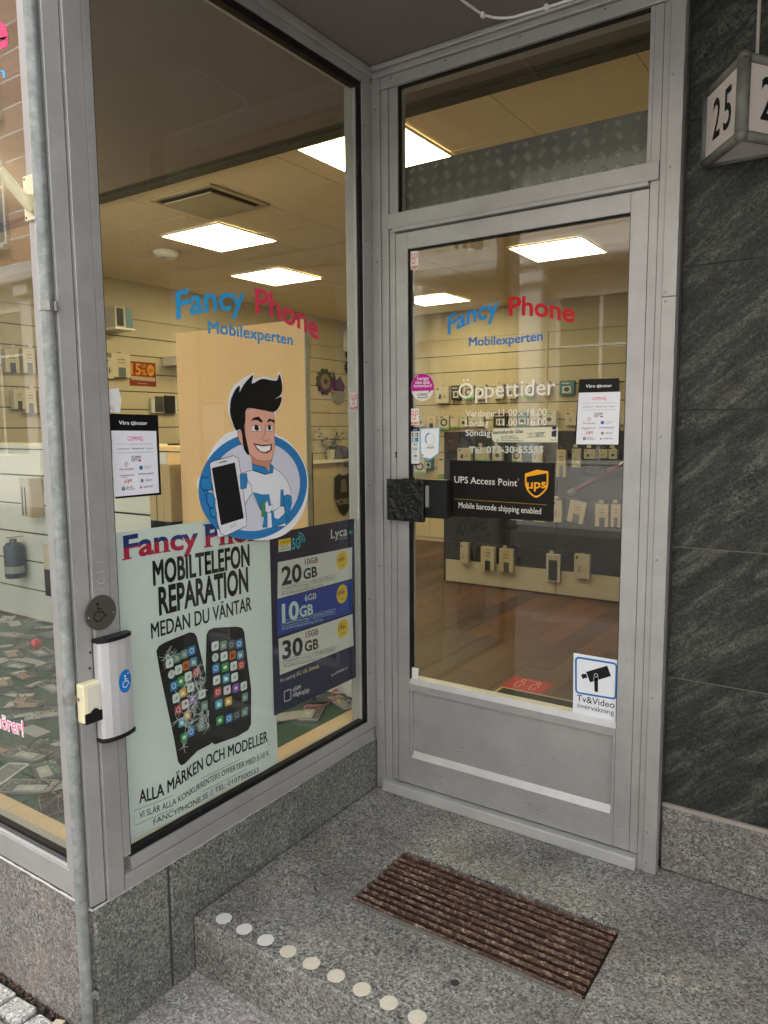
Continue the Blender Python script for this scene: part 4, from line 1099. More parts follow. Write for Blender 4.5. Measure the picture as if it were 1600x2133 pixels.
for k in range(60): fw_.ell(GRIME, (rw_.uniform(.11,.94), .05+rw_.random()**2*.09), rw_.uniform(.0006,.0015), rw_.uniform(.0006,.0015), 0, 6)
fw_.build(dr, 'scratch')

# ---------------------------------------------------------------- dark stone wall on the right
gw = thing('stone_wall', 'dark green grey veined stone cladding right of the door', 'wall', (1.8, .06, 0))
edges = [.212, .612, 1.012, 1.411, 1.815, 2.21, 2.594]
for i in range(6):
    MB().box(1.0445, 1.83+.13*(i % 2), .05, .20, edges[i]+.002, edges[i+1]-.002).build('stone_slab', MARBLE, gw, bevel=.002)
    MB().box(1.836+.13*(i % 2), 2.9, .0505, .20, edges[i]+.002, edges[i+1]-.002).build('stone_slab', MARBLE, gw, bevel=.002)
    MB().box(2.906, 4.40, .0505, .20, edges[i]+.002, edges[i+1]-.002).build('stone_slab', MARBLE, gw, bevel=.002)
    if i: bx('mortar_joint', MORTAR_L if i < 3 else MORTAR_D, gw, 1.0445, 4.40, .0535, .19, edges[i]-.0018, edges[i]+.0018)
MB().box(1.0445, 4.40, .034, .20, .002, .203).build('base_stone', G_BASE, gw, bevel=.008, seg=3)
bx('mortar_joint', MORTAR, gw, 1.0445, 4.40, .040, .19, .2032, .2148)

# ---------------------------------------------------------------- house number lamp
nl = thing('house_number_lamp', 'wedge shaped grey metal house number lamp with white panels on the stone wall', 'lamp', (1.23, .0, 2.08))
CASTM = pm('cast_grey_metal', (.14,.142,.13), .6, .3, .3, 25, .3)
OPAL_W = pm('opal_lamp_panel', (.55,.50,.48), .35, 0, .04, 8)
xl, xr, xa = 1.083, 1.345, 1.214; yb, ya = .049, -.150
zb, zt = 2.075, 2.268
zl, zlt = 2.088, 2.262
# frame: posts along the three uprights, bars along the edges
mb = MB()
mb.tube([(xa,ya+.012,zb+.004),(xa,ya+.012,zt-.004)], .016, 14)
mb.tube([(xl+.012,yb-.012,zb),(xl+.012,yb-.012,zt)], .011, 12); mb.tube([(xr-.012,yb-.012,zb),(xr-.012,yb-.012,zt)], .011, 12)
for z, rad in ((zb+.006,.013), (zt-.006,.012)):
    mb.tube([(xl+.012,yb-.012,z),(xa,ya+.012,z)], rad, 12); mb.tube([(xr-.012,yb-.012,z),(xa,ya+.012,z)], rad, 12); mb.tube([(xl+.012,yb-.008,z),(xr-.012,yb-.008,z)], .009, 10)
for p in ((xa,ya+.012),(xl+.012,yb-.012),(xr-.012,yb-.012)):
    for z in (zb+.006, zt-.006): mb.ball((p[0],p[1],z), .0165 if p[0] == xa else .0135, 14, 8)
mb.build('lamp_frame', CASTM, nl, smooth=True)
MB().prism([(xl+.008,yb),(xa,ya+.008),(xr-.008,yb)], 2, zt-.004, zt+.010).build('lamp_cap', CASTM, nl, bevel=.004)
MB().prism([(xl+.02,yb-.006),(xa,ya+.03),(xr-.02,yb-.006)], 2, zb+.004, zb+.012).build('bottom_panel', OPAL_W, nl)
def face_plane(p, q):
    d = Vector((q[0]-p[0], q[1]-p[1], 0)); L = d.length; d.normalize(); nrm = Vector((d.y, -d.x, 0))
    return (lambda a, z, n: (p[0]+d.x*a+nrm.x*n, p[1]+d.y*a+nrm.y*n, z)), L
for (p, q, txt) in (((xl+.012,yb-.012),(xa,ya+.012),'25'), ((xa,ya+.012),(xr-.012,yb-.012),'25')):
    P_, L = face_plane(p, q)
    vs = [P_(a, z, n_) for n_ in (-.004, .004) for a, z in ((.012,zb+.016),(L-.014,zb+.016),(L-.014,zt-.014),(.012,zt-.014))]
    side = MB().add(vs, [(0,3,2,1),(4,5,6,7),(0,1,5,4),(1,2,6,5),(2,3,7,6),(3,0,4,7)]).build('number_panel', OPAL_W, nl, bevel=.002)
    f = Flat(P_); f.text(BLACK, txt[0], [(.055,zb+.050),(.098,zb+.050)], .098, .0046, bold=.012); f.text(BLACK, txt[1], [(.118,zb+.050),(.161,zb+.050)], .098, .0046, bold=.012)
    f.build(side, 'number')
lc = MB().tube([(1.214,.03,2.27),(1.214,.044,2.30),(1.213,.045,2.595)], .0045, 8).build('lamp_cable', pm('old_white_cable', (.45,.40,.36), .5), nl)

# cable on the soffit
cb = thing('soffit_cable', 'white cable clipped in a curve to the soffit above the door', 'cable', (.6, -.06, 2.59))
def cr(pts, n=10):
    p = [Vector(pts[0])]+[Vector(q) for q in pts]+[Vector(pts[-1])]; o = []
    for i in range(1, len(p)-2):
        for k in range(n):
            t = k/n; o.append(.5*(2*p[i]+(p[i+1]-p[i-1])*t+(2*p[i-1]-5*p[i]+4*p[i+1]-p[i+2])*t*t+(3*p[i]-p[i-1]-3*p[i+1]+p[i+2])*t**3))
    o.append(Vector(pts[-1])); return o
MB().tube(cr([(.45,-.40,2.5935),(.462,-.26,2.5935),(.47,-.17,2.5935),(.487,-.085,2.5935),(.535,-.037,2.5935),(.60,-.029,2.5925),(.70,-.027,2.591),(.82,-.027,2.591),(1.0,-.027,2.591)]), .0042, 8).build('cable', WHITE_P, cb, smooth=True)
for x, y in ((.483,-.10), (.655,-.030)): bx('cable_clip', WHITE_P, cb, x-.006, x+.006, y-.007, y+.007, 2.583, 2.5978, bevel=.002)

# ================================================================ LETTERING AND STICKERS ON THE GLASS
C = flat
BLU, PNK, RED = C('2f97cf'), C('cf3a57'), C('b3141d')
def mean(pts): return (sum(p[0] for p in pts)/len(pts), sum(p[1] for p in pts)/len(pts))
def sticker(plane, name, label, cat, pts, group=None):
    a, z = mean(pts); zb = min(p[1] for p in pts)
    return thing(name, label, cat, PLANES[plane](a, zb, 0), group)

# shop name on the side window
t = sticker('S', 'window_lettering', 'blue and pink arched shop name lettering on the side window glass', 'lettering', T['s_fancy'][0]+T['s_phone'][0])
f = Flat('S'); f.sk(BLU, 's_fancy', 'Fancy', bold=.022); f.sk(PNK, 's_phone', 'Phone', bold=.022); f.sk(C('3f8fc4'), 's_mob', 'Mobilexperten', bold=.024); f.build(t)
# shop name on the door
t = sticker('D', 'door_lettering', 'blue and red arched shop name lettering on the door glass', 'lettering', T['d_fancy'][0]+T['d_phone'][0])
f = Flat('D'); f.sk(C('1f7fc0'), 'd_fancy', 'Fancy', bold=.022); f.sk(RED, 'd_phone', 'Phone', bold=.024); f.sk(C('2a6fae'), 'd_mob', 'Mobilexperten', bold=.026); f.build(t)
# opening hours
t = sticker('D', 'opening_hours_lettering', 'white opening hours lettering in the middle of the door glass', 'lettering', T['d_opp'][0])
WL = C('dedcd6'); f = Flat('D'); f.sk(WL, 'd_opp', 'Öppettider', bold=.002)
for i, (d_, h_) in enumerate((('Vardagar', '11.00 - 18.00'), ('Lördag', '11.00 - 16.00'), ('Söndag', '11.00 - 16.00'))):
    f.sk(WL, f'd_d{i}', d_, bold=.0); f.sk(WL, f'd_h{i}', h_, bold=.0)
f.build(t)
t = sticker('D', 'phone_number_lettering', 'pale slab serif telephone number lettering under the opening hours', 'lettering', T['d_tel'][0])
f = Flat('D'); f.sk(C('b9c3bd'), 'd_tel', 'Tel: 073-30-55555', bold=.018, slab=1); f.build(t)
# street window lettering
t = sticker('W', 'street_window_lettering', 'last letters of the pink and blue shop name on the street window', 'lettering', T['w_e'][0])
f = Flat('W'); f.sk(C('d2346e'), 'w_e', 'ne', bold=.03); f.sk(C('4fa3d8'), 'w_n', 'ten', bold=.01); f.build(t)
t = sticker('W', 'pink_slogan_lettering', 'pink slogan end with white outline low on the street window', 'lettering', T['w_orer'][0])
f = Flat('W'); f.sk(C('f2eef0'), 'w_orer', 'hörer!', 0, bold=.055); f.sk(C('e0709c'), 'w_orer', 'hörer!', .0004, bold=.006); f.build(t)

# repair poster, hung inside the glass, rippled paper
PAPER = pm('pale_green_poster_paper', (.66,.73,.71), .5, 0, .04, 5)
INK = C('141516')
t = sticker('P', 'repair_poster', 'large pale rippled phone repair poster behind the lower side window', 'poster', T['p_rect'])
b = [(-1.106,1.112),(-.520,1.112),(-.520,.292),(-1.106,.292)]
f = Flat('P'); f.grid(PAPER, b, -.0004, 40, 40)
NAVY, CRIM = C('27337a'), C('b02546')
for k, s in (('p_fancy', 'Fancy'), ('p_phone', 'Phone')):
    f.sk(NAVY, k, s, .0004, bold=.03, slab=1, clip=.5); f.sk(CRIM, k, s, .0004, bold=.03, slab=1, clip=-.5)
f.sk(INK, 'p_mobil', 'MOBILTELEFON', .0004, bold=.034); f.sk(INK, 'p_rep', 'REPARATION', .0004, bold=.034)
f.sk(INK, 'p_medan', 'MEDAN DU VÄNTAR', .0004, bold=.018); f.sk(INK, 'p_alla', 'ALLA MÄRKEN OCH MODELLER', .0004, bold=.022)
f.sk(INK, 'p_vi', 'VI SLÅR ALLA KONKURRENTERS OFFERTER MED 5-10 %.', .0004, bold=.004)
f.sk(INK, 'p_url', 'FANCYPHONE.SE // TEL: 0107500553', .0004, bold=.004)
f.stroke(INK, T['p_box'], .0012, .0004, True)
f.build(t, names={PAPER: 'paper_sheet'})
ICON = {'w': 'd6dedb', 'g': '6e8b80', 'k': '4b5557', 'b': '2f7fc0', 'c': 'c9d0ce', 'o': 'b8662f', 'u': '4d93c0', 'e': '3f9a4c', 'r': 'b5453c', 't': '38a3b4', 'y': 'd0a03c', 'h': 'd2d6d6', 'p': '8358a8'}
SCRN = C('191a1c', .3); RIM = C('0a0a0b', .3)
f = Flat('P')
for ph, n in (('ph1', .0006), ('ph2', .0014)):
    f.poly(SCRN, T[ph], n); f.stroke(RIM, T[ph], .0025, n+.0002, True)
for ic, n, sz in (('ic1', .0010, .0128), ('ic2', .0018, .0132)):
    for a, z, c in T[ic]:
        m = C(ICON[c])
        if c == 'c': f.ell(m, (a, z), sz*.95, sz*.95, n); f.stroke(INK, [(a,z+sz*.6),(a,z),(a+sz*.4,z-sz*.3)], .0015, n+.0002); continue
        f.rrect(m, [(a-sz,z+sz),(a+sz,z+sz),(a+sz,z-sz),(a-sz,z-sz)], sz*.45, n)
        in_ = C({'w': '78a08c', 'g': 'a9b7b0', 'k': '9aa3a3', 'b': 'd6e6f0', 'o': '7d4520', 'u': 'd9d7a0', 'e': 'dff0df', 'r': 'eed8d2', 't': 'e6f2ee', 'y': 'f3e8c4', 'h': 'cc4457', 'p': 'd9c8ea'}[c])
        k = sz*.5
        if c in 'brk': f.arc(in_, (a, z), k, k, .0022, n+.0002, 0, 360, 14)
        elif c in 'ep': f.ell(in_, (a, z), k, k*.8, n+.0002, 12)
        elif c == 'h': f.ell(in_, (a+k*.3, z+k*.3), k*.7, k*.7, n+.0002, 10)
        elif c == 'w': f.poly(in_, [(a-k,z-k),(a+k,z-k*.2),(a+k*.3,z+k)], n+.0002)
        else: f.poly(in_, [(a-k,z-k),(a+k,z-k),(a+k,z+k*.4),(a-k,z+k)], n+.0002)
CRK = C('c9d2d2')
f.build(t, 'app_icon', {SCRN: 'phone_picture', RIM: 'phone_picture'})
f = Flat('P'); f.merge = True
rnd = random.Random(5)
for c in T['crk']:
    f.stroke(CRK, c, .0013, .0012)
    for p in c:
        for k in range(9):
            an = rnd.random()*6.28; L = rnd.uniform(.008, .035); q = (p[0]+math.cos(an)*L, p[1]+math.sin(an)*L); md = ((p[0]+q[0])/2+rnd.uniform(-.004,.004), (p[1]+q[1])/2+rnd.uniform(-.004,.004))
            if q[0] < -.735 and q[0] > -.99: f.stroke(CRK, [p, md, q], rnd.uniform(.0005,.0014), .0012)
f.build(t, 'crack_print')

# price poster
NV, BL2, GY = C('1c1f3d'), C('1f3f94'), C('c9cbc4')
t = sticker('L', 'price_poster', 'dark blue mobile data price poster beside the pale repair poster', 'poster', T['l_rect'])
bx('backing_sheet', NV, t, -.0248, -.0242, -.534, -.0895, .452, 1.043)
f = Flat('L')
f.poly(GY, T['l_w1'], .0002).poly(BL2, T['l_b'], .0002).poly(GY, T['l_w2'], .0002)
YE = C('d8b52c'); f.poly(YE, T['l_y'], .0002); yy = T['l_y']; f.poly(GY, [((yy[0][0]), (yy[0][1]+yy[3][1])/2), (yy[1][0], (yy[1][1]+yy[2][1])/2), yy[2], yy[3]], .0004)
DK, LT = C('1d1e2a'), C('b9d0cc')
f.sk(DK, 'l_3m', '3 Månader', .0006); f.sk(DK, 'l_sp', 'Spara din', .0006); f.sk(DK, 'l_sp2', 'nuvarande data', .0006)
TEAL = C('2fa3b8'); f.sk(TEAL, 'l_5g', '5G', .0006, bold=.03)
cx, cz = T['l_wifi'][0]
for k in (1, 2, 3): f.arc(TEAL, (cx, cz), .010*k+.004, .010*k+.004, .0045, .0006, 0, 85, 12)
f.sk(C('cfd1cc'), 'l_lyca', 'Lyca', .0006, bold=.008); f.sk(C('8b8c94'), 'l_mobile', 'Mobile', .0006); f.rrect(C('2f9a72'), T['l_leaf'], .01, .0006)
for i, (n1, s_, p_) in enumerate((('20','10GB','149'), ('10','6GB','99'), ('30','15GB','199'))):
    m = LT if i == 1 else DK
    f.sk(m, f'l_n{i}', n1, .0006, bold=.03); f.sk(m, f'l_g{i}', 'GB', .0006, bold=.03); f.sk(m, f'l_s{i}', s_, .0006, bold=.012)
    sb, sh = T[f'l_s{i}']; f.stroke(C('b2433f'), [(sb[0][0]+.02, sb[0][1]+sh*.40), (sb[1][0]+.004, sb[1][1]+sh*.55)], .0022, .0008)
    c0, c1, c2 = T[f'l_c{i}']; f.ell(YE, c0, abs(c1[0]-c0[0]), abs(c2[1]-c0[1]), .0004)
    f.sk(DK, f'l_p{i}', p_, .0006, bold=.01); f.sk(DK, f'l_k{i}', 'Kr', .0006, bold=.0); f.sk(DK, f'l_fp{i}', 'Fast Pris', .0006); f.sk(DK, f'l_dd{i}', '30 dagar', .0006)
    f.rrect(m, T[f'l_pa{i}'], .018, .0006, .0011); f.rrect(m, T[f'l_pb{i}'], .018, .0006, .0011)
    f.sk(m, f'l_ta{i}', 'Fria samtal & SMS inom Sverige', .0006); f.sk(m, f'l_tb{i}', '100 Fria Minuter till 45 länder*', .0006); f.sk(m, f'l_tc{i}', 'För att aktivera denna prisplan, Ring *121*101#', .0006)
f.sk(C('c9cbd0'), 'l_fri', 'Fri roaming i', .0006); f.sk(C('c9c084'), 'l_eu', 'EU, UK, Schweiz', .0006, bold=.01)
f.sk(C('c9cbd0'), 'l_es', 'eSIM', .0006, bold=.012); f.sk(C('c9cbd0'), 'l_til', 'tillgängligt', .0006, bold=.012); f.rrect(C('c9cbd0'), T['l_sim'], .006, .0006, .003)
f.sk(C('c9cbd0'), 'l_url', 'LycaMobile.se', .0006, bold=.006)
f.build(t, names={GY: 'price_band', BL2: 'price_band'})

# round technician decal
def tp_(k): return T['t_'+k]
t = sticker('S', 'technician_decal', 'large round decal of a dark haired repairman holding out a white phone', 'sticker', tp_('outline'))
f = Flat('S'); DKL = C('10202e'); SK1, SK2 = C('e0a894'), C('c78a77'); GL = C('2c7fba')
def shp(m, k, n, line=.0016):
    f.poly(m, tp_(k), n)
    if line: f.stroke(DKL, tp_(k), line, n+.0001, True)
f.poly(C('e4e6ea'), smooth_line(tp_('outline')+[tp_('outline')[0]], 3)[:-1], .0003)
c = tp_('ring')[0]; rr_ = tp_('ringr'); ra, rz = abs(rr_[0][0]-c[0]), abs(rr_[1][1]-rr_[2][1])/2; c = (c[0], (rr_[1][1]+rr_[2][1])/2)
f.ell(C('2f78b4'), c, ra*.985, rz*.985, .0005, 60); f.ell(C('cdcfdc'), c, ra*.83, rz*.83, .0007, 60)
WHI = C('dfe3ea')
shp(WHI, 'body', .0010); shp(WHI, 'arm', .0011); shp(GL, 'apron', .0012); shp(C('8fb8cf'), 'scr', .0014, .001); shp(WHI, 'box', .0014); shp(WHI, 'wr2', .0014, .001); shp(WHI, 'wr1', .0015, .001)
f.poly(C('4f8a5e'), tp_('scr'), .0016); shp(GL, 'glove', .0014)
shp(SK2, 'neck', .0012); shp(SK1, 'face', .0014); f.poly(SK2, tp_('jaw'), .00155); shp(GL, 'collar', .0016)
f.poly(INK, smooth_line(tp_('hair')+[tp_('hair')[0]], 3)[:-1], .0018)
for k in ('brow1', 'brow2'): f.poly(INK, tp_(k), .0018)
for k in ('eye1', 'eye2'): shp(WHI, k, .0018, .0010)
for k in ('pup1', 'pup2'): f.poly(C('2c1c14'), tp_(k), .0020)
f.stroke(C('5b332b'), tp_('nose')[:5], .0014, .0018); shp(C('6b2f2c'), 'mouth', .0018, .0010); f.poly(C('f0f0ee'), tp_('teeth'), .0020)
e = tp_('face'); f.stroke(C('5b332b'), [tp_('face')[k] for k in (11, 12)], .0012, .0018)
shp(C('d9dce2'), 'phone', .0022, .0018); f.poly(SCRN, tp_('screen'), .0024); f.stroke(DKL, tp_('homeb'), .001, .0024, True); f.poly(SCRN, tp_('spk'), .0024)
for k in ('f1', 'f2', 'f3', 'f4'): shp(GL, k, .0026, .002)
f.build(t, 'decal_print')

# "our services" sheets
def services(plane, key, label, curl):
    o = T[key+'c']; ii = T[key+'i']
    t = sticker(plane, 'services_sheet', label, 'notice', o, 'services sheets on the glass')
    f = Flat(plane); f.poly(C('0c0c0d', .35), o, .0006); f.poly(C('dddde4'), ii, .0010)
    def Q(u, w, q=ii): return tuple((q[0][c]*(1-u)+q[1][c]*u)*(1-w)+(q[3][c]*(1-u)+q[2][c]*u)*w for c in (0, 1))
    H = abs(ii[0][1]-ii[3][1])
    def tx(m, s, u0, u1, w, h, bold=.0): f.text(m, s, [Q(u0, w), Q(u1, w)], H*h, .0014, bold=bold)
    a, bq = Q(.17, -.095), Q(.80, -.095); f.text(C('eeeeee'), 'Våra tjänster', [a, bq], H*.055, .0014, bold=.008)
    tx(C('d0377c'), 'COMVIQ', .34, .68, .15, .062, .005)
    for w in (.205, .335): f.stroke(C('77777c'), [Q(.10, w), Q(.90, w)], .0007, .0014)
    tx(C('3a4a86'), 'paysafecard', .12, .38, .285, .022); tx(C('222222'), 'Paysafe:cash', .43, .70, .285, .022, .01); tx(C('666666'), 'Paygoo', .74, .90, .285, .022)
    tx(INK, 'ZUPER', .40, .62, .43, .038, .008); tx(INK, 'GIFT', .40, .54, .475, .038, .008); f.poly(C('b5323c'), [Q(.555,.45), Q(.615,.45), Q(.615,.478), Q(.555,.478)], .0014)
    f.arc(C('b0404a'), Q(.29, .515), H*.03, H*.034, .0010, .0014, 0, 360, 20); tx(C('b0404a'), 'F', .278, .302, .53, .03)
    tx(C('8a3940'), 'Filmstaden', .14, .45, .605, .033)
    p = [Q(.57,.55), Q(.65,.55), Q(.65,.61), Q(.57,.61)]; f.rrect(C('2a72bd'), p, .003, .0014); tx(C('e8eef4'), 'A', .59, .63, .598, .022); tx(C('4a5c6c'), 'PlayStation', .69, .86, .575, .016); tx(C('4a5c6c'), 'Store', .69, .77, .605, .016)
    tx(C('26282c'), 'amazon.se', .13, .45, .695, .028, .006); f.stroke(C('26282c'), [Q(.17,.71), Q(.22,.722), Q(.29,.712)], .0008, .0014)
    tx(C('2c4a96'), 'ticketmaster', .54, .90, .69, .032, .006)
    f.text(C('c02733'), 'H', [Q(.23,.815), Q(.29,.80)], H*.06, .0014, bold=.01); f.text(C('c02733'), '&', [Q(.295,.812), Q(.315,.812)], H*.025, .0014); f.text(C('c02733'), 'M', [Q(.31,.812), Q(.385,.797)], H*.06, .0014, bold=.01)
    f.ell(C('23343c'), Q(.62,.785), H*.027, H*.027, .0014, 20); f.text(C('dddde4'), 'X', [Q(.595,.80), Q(.645,.80)], H*.03, .0018); tx(C('50555c'), 'XBOX', .69, .86, .80, .034)
    f.ell(INK, Q(.20,.885), H*.032, H*.032, .0014, 20)
    for k in range(3): f.stroke(C('dddde4'), [Q(.17+.01*k,.872+.014*k), Q(.20,.866+.014*k), Q(.23-.01*k,.875+.014*k)], .0010, .0018)
    tx(C('26282c'), 'Spotify', .26, .41, .88, .026); tx(C('26282c'), 'Premium', .26, .45, .912, .024)
    f.poly(C('c8453c'), [Q(.57,.865), Q(.57,.915), Q(.625,.89)], .0014); tx(C('3c4046'), 'zalando', .645, .87, .90, .036)
    f.build(t, 'print', {C('0c0c0d'): 'backing_card', C('dddde4'): 'paper_sheet'})
    return t
T['s_svcc'] = T['s_svc']; T['s_svci'] = T['s_svi']; T['d_svcc'] = T['d_svc']; T['d_svci'] = T['d_svi']
services('S', 's_svc', 'black edged services sheet on the side window next to the corner post', 0)
services('D', 'd_svc', 'black edged services sheet on the door glass above the carrier sign', 0)
f = Flat('D'); q = T['d_svc']; f.poly(C('cfcbbd'), [(q[1][0]-.004,q[1][1]), (q[1][0]+.001,q[1][1]-.001), (q[1][0]+.010,q[1][1]-.055), (q[1][0]+.006,q[1][1]-.04)], .0016)

# small stickers
PKP = C('e3b6b0')
def alarm(plane, q, label):
    t = sticker(plane, 'alarm_sticker', label, 'sticker', q, 'alarm warning stickers')
    f = Flat(plane); f.poly(C('e3dcd6'), q, .0004)
    def Q(u, w): return tuple((q[0][c]*(1-u)+q[1][c]*u)*(1-w)+(q[3][c]*(1-u)+q[2][c]*u)*w for c in (0, 1))
    W, H = abs(q[1][0]-q[0][0]), abs(q[0][1]-q[3][1])
    for u in (.26, .74): f.ell(C('d69a94'), Q(u, .25), W*.20, H*.15, .0007, 18); f.ell(C('e3dcd6'), Q(u, .25), W*.09, H*.07, .0009, 12)
    f.poly(C('d69a94'), [Q(.36,.35), Q(.64,.35), Q(.72,.55), Q(.62,.70), Q(.38,.70), Q(.28,.55)], .0008); f.ell(C('e3dcd6'), Q(.5,.52), W*.12, H*.07, .0010, 12)
    f.text(C('b8202a'), 'ALARM', [Q(.08,.955), Q(.93,.955)], H*.15, .0009, bold=.03)
    f.build(t, 'print', {C('e3dcd6'): 'sticker_sheet'})
alarm('D', T['d_al1'], 'small pink alarm sticker in the top corner of the door glass')
alarm('D', T['d_al2'], 'small pink alarm sticker on the door glass above the bank card strip')
alarm('S', T['s_al'], 'small pink alarm sticker at the inner edge of the side window')
c0, c1, c2 = T['d_comv']; t = sticker('D', 'sim_card_sticker', 'round magenta and white prepaid card sticker on the door glass', 'sticker', [c0, (c0[0], c0[1]-.05)])
f = Flat('D'); ra, rz = abs(c1[0]-c0[0]), abs(c2[1]-c0[1]); f.ell(C('dcd8d2'), c0, ra, rz, .0004, 48); f.ell(C('b01c86'), c0, ra*.985, rz*.985, .0006, 40, -.27, math.pi+.27)
for k, s in (('d_c1', 'Sveriges'), ('d_c2', 'mest sålda'), ('d_c3', 'kontantkort!')): f.sk(C('ecdcea'), k, s, .0009, bold=.012)
f.sk(INK, 'd_c4', 'COMVIQ', .0009, bold=.012); b_, h_ = T['d_c4']; f.stroke(INK, [(b_[0][0], b_[0][1]-.005), (b_[1][0], b_[1][1]-.005)], .002, .0009)
f.poly(C('b01c86'), [(c0[0]+ra*.55,c0[1]-rz*.25),(c0[0]+ra*.72,c0[1]-rz*.25),(c0[0]+ra*.56,c0[1]-rz*.48)], .0007)
f.build(t, 'print', {C('dcd8d2'): 'sticker_sheet'})
# bank cards strip
q = T['d_card']; t = sticker('D', 'bank_card_strip', 'narrow strip of bank card logos at the edge of the door glass', 'sticker', q)
def QQ(q): return lambda u, w: tuple((q[0][c]*(1-u)+q[1][c]*u)*(1-w)+(q[3][c]*(1-u)+q[2][c]*u)*w for c in (0, 1))
Q = QQ(q); W = abs(q[1][0]-q[0][0]); f = Flat('D'); f.poly(C('d3d6d6'), q, .0004); NB = C('16283c')
f.poly(NB, [Q(0,0), Q(1,0), Q(1,.11), Q(0,.11)], .0006); f.poly(NB, [Q(0,.955), Q(1,.955), Q(1,1), Q(0,1)], .0006)
for w, ca, cb_ in ((.20, 'c9c3bd', 'b9a9a0'), (.33, 'c9d6dc', '3e9ccc')):
    f.poly(NB, [Q(.12,w-.055), Q(.86,w-.055), Q(.86,w+.05), Q(.12,w+.05)], .0006); f.ell(C(ca), Q(.40,w), W*.19, W*.19, .0008, 16); f.ell(C(cb_), Q(.58,w), W*.19, W*.19, .0009, 16)
for w in (.41, .545): f.stroke(NB, [Q(.12,w), Q(.88,w)], .0012, .0006)
f.text(NB, 'VISA', [Q(.25,.485), Q(.75,.483)], .007, .0008, bold=.012); f.text(NB, 'VISA', [Q(.25,.61), Q(.75,.608)], .007, .0008, bold=.012)
f.text(C('2f7f7c'), 'V', [Q(.42,.715), Q(.60,.713)], .008, .0008, bold=.02); f.poly(NB, [Q(.30,.735), Q(.72,.735), Q(.72,.77), Q(.30,.77)], .0008); f.text(C('5a7a86'), '•))', [Q(.35,.86), Q(.68,.858)], .008, .0008)
f.text(C('b9d0dc'), 'cards', [Q(.25,.085), Q(.75,.083)], .006, .0008)
f.build(t, 'print', {C('d3d6d6'): 'sticker_sheet'})
# swish
q = T['d_swish']; t = sticker('D', 'payment_app_sticker', 'white speech bubble payment sticker with blue border on the door glass', 'sticker', q)
f = Flat('D'); f.poly(C('dfe1e1'), q, .0004); f.stroke(C('5ba8d6'), q, .0042, .0006, True)
c0, c1, c2 = T['d_swo']; ra = abs(c1[0]-c0[0]); rz = abs(c2[1]-c0[1])
f.arc(C('3f8ed0'), c0, ra, rz, .005, .0008, 95, 225, 20); f.arc(C('b9c4cc'), c0, ra, rz, .0025, .0008, -130, 90, 24)
f.sk(C('44484c'), 'd_swt', 'swish', .0008, bold=.006); f.build(t, 'print', {C('dfe1e1'): 'sticker_sheet'})
# glazier label over the sunday hours
t = sticker('D', 'glazier_label', 'yellowed glazier label stuck over the sunday opening hours', 'sticker', T['d_glas'])
f = Flat('D'); f.poly(pm('yellowed_label', (.62,.60,.42), .5, 0, .06, 60), T['d_glas'], .0008)
for k, s, b_ in (('d_g1','hannelunds Glas',.02), ('d_g2','Gustafsvägen 3',0), ('d_g3','587 26 LINKÖPING',0), ('d_g4','www.johannelundsglas.se',0), ('d_g5','Tel. 01',0), ('d_g6','1 30',0), ('d_g7','GLASMÄSTERI',.01), ('d_g8','FÖRBUNDET',.01)): f.sk(C('23284a'), k, s, .0012, bold=b_)
f.stroke(C('23284a'), T['d_gem'], .0012, .0012, True); g = T['d_gem']; cxx = g[0][0]+.012; czz = (g[0][1]+g[3][1])/2
for r_ in (.0035, .0065): f.stroke(C('23284a'), [(cxx-r_*1.4,czz), (cxx,czz+r_), (cxx+r_*1.4,czz), (cxx,czz-r_)], .0010, .0012, True)
g = T['d_glad']; f.ell(C('23284a'), mean(g[:2]), .008, .006, .0012, 14); f.poly(C('23284a'), [(g[0][0]+.003,g[0][1]-.010),(g[1][0]-.003,g[1][1]-.008),(g[2][0]-.004,g[2][1]),(g[3][0]+.004,g[3][1]+.004)], .0012)
f.build(t, 'print')
# carrier sign
q = T['d_ups']; t = sticker('D', 'parcel_carrier_sign', 'black parcel access point sign with golden shield on the door glass', 'sign', q)
BRN = C('120d0b', .3); GOLD = C('e8a21a')
f = Flat('D'); vs = [f.P(a, z, n) for n in (0.0, .0025) for a, z in q]
MB().add(vs, [(0,3,2,1),(4,5,6,7),(0,1,5,4),(1,2,6,5),(2,3,7,6),(3,0,4,7)]).build('sign_board', BRN, t)
f.sk(C('d9d4cc'), 'd_u1', 'UPS Access Point', .0029, bold=.002, slab=.7); f.sk(C('d9d4cc'), 'd_u2', 'Mobile barcode shipping enabled', .0029, bold=.002, slab=.7)
f.stroke(C('a88238'), T['d_ul'], .0014, .0029)
f.arc(C('d9d4cc'), (T['d_u1'][0][1][0]+.004, T['d_u1'][0][1][1]+.022), .0025, .0025, .0006, .0029, 0, 360, 12)
s = T['d_shield']; sm = smooth_line([s[2],s[3],s[4],s[5],s[6],s[7],s[0]], 6); f.poly(GOLD, [s[1]]+sm, .0029); cs = mean(s)
ins = [(cs[0]+(x-cs[0])*.86, cs[1]+(z-cs[1])*.88) for x, z in sm]; zt_ = cs[1]+(s[0][1]-cs[1])*.62
ins = [(x, min(z, zt_+(x-s[0][0])*.20)) for x, z in ins]; f.poly(BRN, ins, .0033)
f.sk(GOLD, 'd_u3', 'ups', .0037, bold=.022); f.build(t, 'print')
